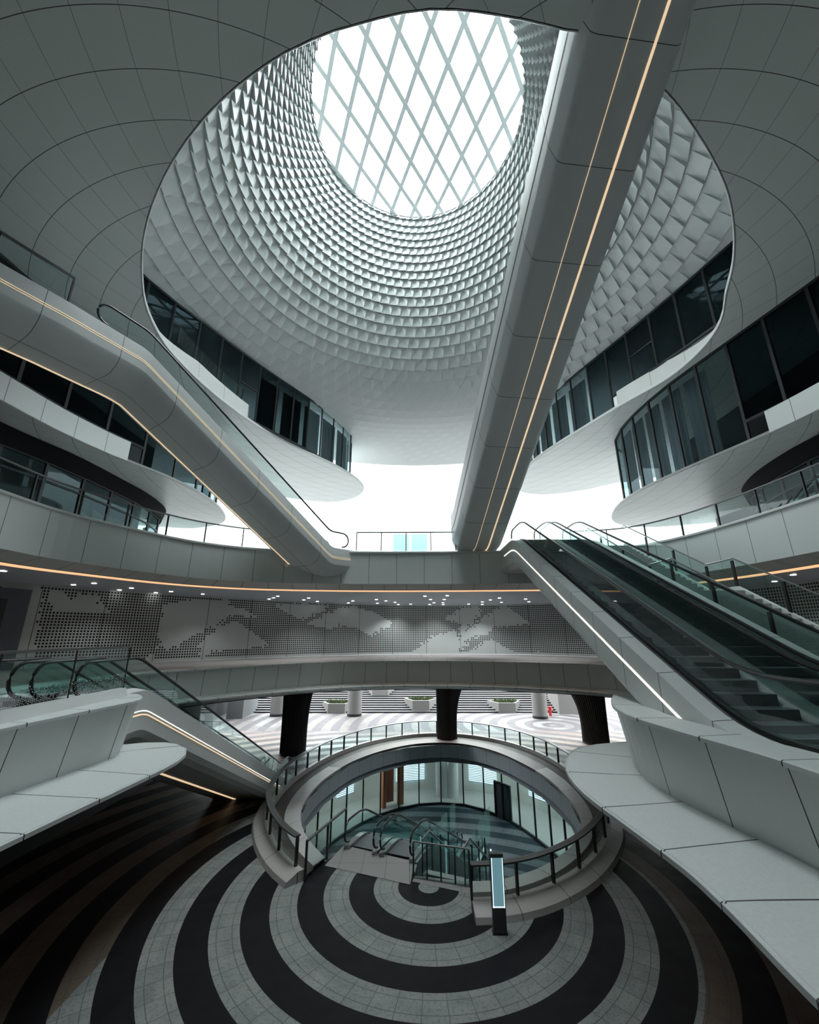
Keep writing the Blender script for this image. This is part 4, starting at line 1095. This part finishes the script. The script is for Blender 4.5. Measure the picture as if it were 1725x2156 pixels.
# red hydrant cabinet-like object by the right column
hy = thing('fire_hydrant', 'small red hydrant at the foot of the right plaza column', 'hydrant', (15.3, 49.3, 0))
b = MB(); b.tube([(15.3, 49.3, 0), (15.3, 49.3, .8)], .16, 12); b.build('barrel', m_red, hy)
b = MB(); b.tube([(15.3, 49.3, .8), (15.3, 49.3, .95)], .22, 12); b.tube([(15.0, 49.3, .55), (15.6, 49.3, .55)], .1, 10); b.build('cap', m_red, hy)

# ================================================================== RIGHT STAIR between the decks
rs = thing('staircase', 'stone staircase with green glass sides right of the escalator pair', 'stair', (11, 12.5, Z_2))
rr1 = Run([(9.5, 7.0, Z_2), (9.5, 9.2, Z_2), (9.5, 14.8, 9.95), (9.5, 16.2, 9.95), (9.5, 21.8, Z_3), (9.5, 23, Z_3)], .02)
b = MB()
for (y0, z0, nst) in ((9.2, Z_2, 18), (16.2, 9.95, 18)):
    for k in range(nst):
        zt = z0 + (k + 1) * (3.05 / nst); y = y0 + k * .311
        b.box(9.5, 11.6, y, y + .311, zt - .55, zt)
b.box(9.5, 11.6, 14.8, 16.2, 9.5, 9.95)
b.build('steps', plain('pale_stair_stone', (.42, .44, .43), .6), rs, merge=False)
part(rr1, rs, 'stringer', [(2.1, .18), (2.22, .18), (2.22, -.6), (2.1, -.6)], m_white, t0=2.2, t1=15)
part(rr1, rs, 'stringer', [(-.12, .18), (0, .18), (0, -.6), (-.12, -.6)], m_white, t0=2.2, t1=15)
for w_ in (-.06, 2.16):
    for (t0, t1) in ((2.3, 4.1), (4.15, 5.95), (6.0, 7.7), (7.85, 9.1), (9.2, 11), (11.05, 12.9), (12.95, 14.8)):
        part(rr1, rs, 'glass_pane', [(w_ - .008, .2), (w_ - .008, 1.15), (w_ + .008, 1.15), (w_ + .008, .2)], m_teal, t0=t0, t1=t1)
        p = rr1.pos(t0, w_, .1); q = rr1.pos(t0, w_, 1.1); b = MB(); b.bar(p, q, .06, .1); b.build('post', m_steel_d, rs)
    b = MB(); b.tube([rr1.pos(t, w_, 1.17) for t in rr1.stations(1.8, 15)], .03); b.build('handrail', m_steel, rs)


# ================================================================== SMALL THINGS
# pale teal glass screens behind the middle railing
for i, x in enumerate((-0.98, 0.12)):
    t = thing('glass_screen', ('left' if i == 0 else 'right') + ' pale teal glass screen behind the far middle railing', 'screen', (x + .45, 24.6, Z_3), 'pale glass screens')
    b = MB(); b.box(x, x + .95, 24.58, 24.62, Z_3 + .05, Z_3 + 1.35); b.build('pane', m_screen, t)
    b = MB(); b.box(x - .02, x + .97, 24.5, 24.7, Z_3, Z_3 + .06); b.build('foot', m_steel, t)
# recessed downlights of the first gallery ceiling
DL = [(-16.08, 16.36), (-17.0, 21.11), (-15.52, 20.5), (-16.4, 23.68), (-15.08, 22.68), (-15.3, 25.3), (-14.0, 24.6), (-12.9, 26.2), (-8.66, 27.64), (-9.37, 29.0), (-10.0, 30.0), (-6.98, 29.13), (-7.71, 30.78), (-7.03, 32.2), (-4.26, 31.68), (-4.89, 33.8),
      (-2.38, 30.35), (-2.59, 34.16), (-1.77, 31.68), (-1.14, 33.12), (-0.94, 35.6), (0.1, 35.2), (1.01, 27.64), (1.52, 30.35), (1.95, 33.63), (1.7, 35.7), (2.51, 30.35), (2.45, 27.29), (2.67, 33.63), (2.85, 35.8),
      (4.93, 35.2), (6.12, 35.6), (5.91, 30.78), (5.63, 32.63), (6.23, 29.13), (7.21, 33.12), (8.25, 29.93), (9.23, 32.63), (16.16, 17.45), (17.3, 19.73)]
def dlabel(i, p):
    if p[0] > 15: return 'round recessed downlight under the deck at the right edge of the picture'
    if p[0] < -11: return 'round recessed downlight over the left end of the perforated wall'
    if p[0] < 0: return 'round recessed downlight over the left half of the perforated wall'
    return 'round recessed downlight over the right half of the perforated wall'
proto = None
for i, p in enumerate(DL):
    g = dlabel(i, p)
    if proto is None:
        b = MB(); b.tube([(0, 0, -.008), (0, 0, 0)], .1, 16)
        o = b.build('downlight', m_down); proto = o
    else:
        o = proto.copy(); COL.objects.link(o)
    o.location = (p[0], p[1], 10.888)
    tag(o, g, 'downlight', g.replace('round recessed downlight', 'downlights'))
for (x, y, e_) in [(-15.3, 21.8, 60), (-11.6, 26.0, 70), (-6.6, 30.2, 120), (-4.0, 32.0, 70), (-1.0, 34.6, 150), (2.3, 34.9, 150), (5.6, 34.5, 170), (8.6, 32.2, 110), (11.2, 30.0, 80), (16.9, 18.8, 60), (-16.2, 17.0, 50), (0.5, 29, 120), (-8, 26.5, 90), (8, 27, 90)]:
    ld = bpy.data.lights.new('downlight_beam', 'SPOT'); ld.energy = e_ * 2.0; ld.spot_size = math.radians(120); ld.spot_blend = .8; ld.color = (.97, .98, .98); ld.shadow_soft_size = .12
    lo = bpy.data.objects.new('downlight_beam', ld); COL.objects.link(lo); lo.location = (x, y, 10.85)
S.cycles.diffuse_bounces = 8
S.cycles.max_bounces = 16
S.cycles.transparent_max_bounces = 24
S.cycles.sample_clamp_indirect = 8
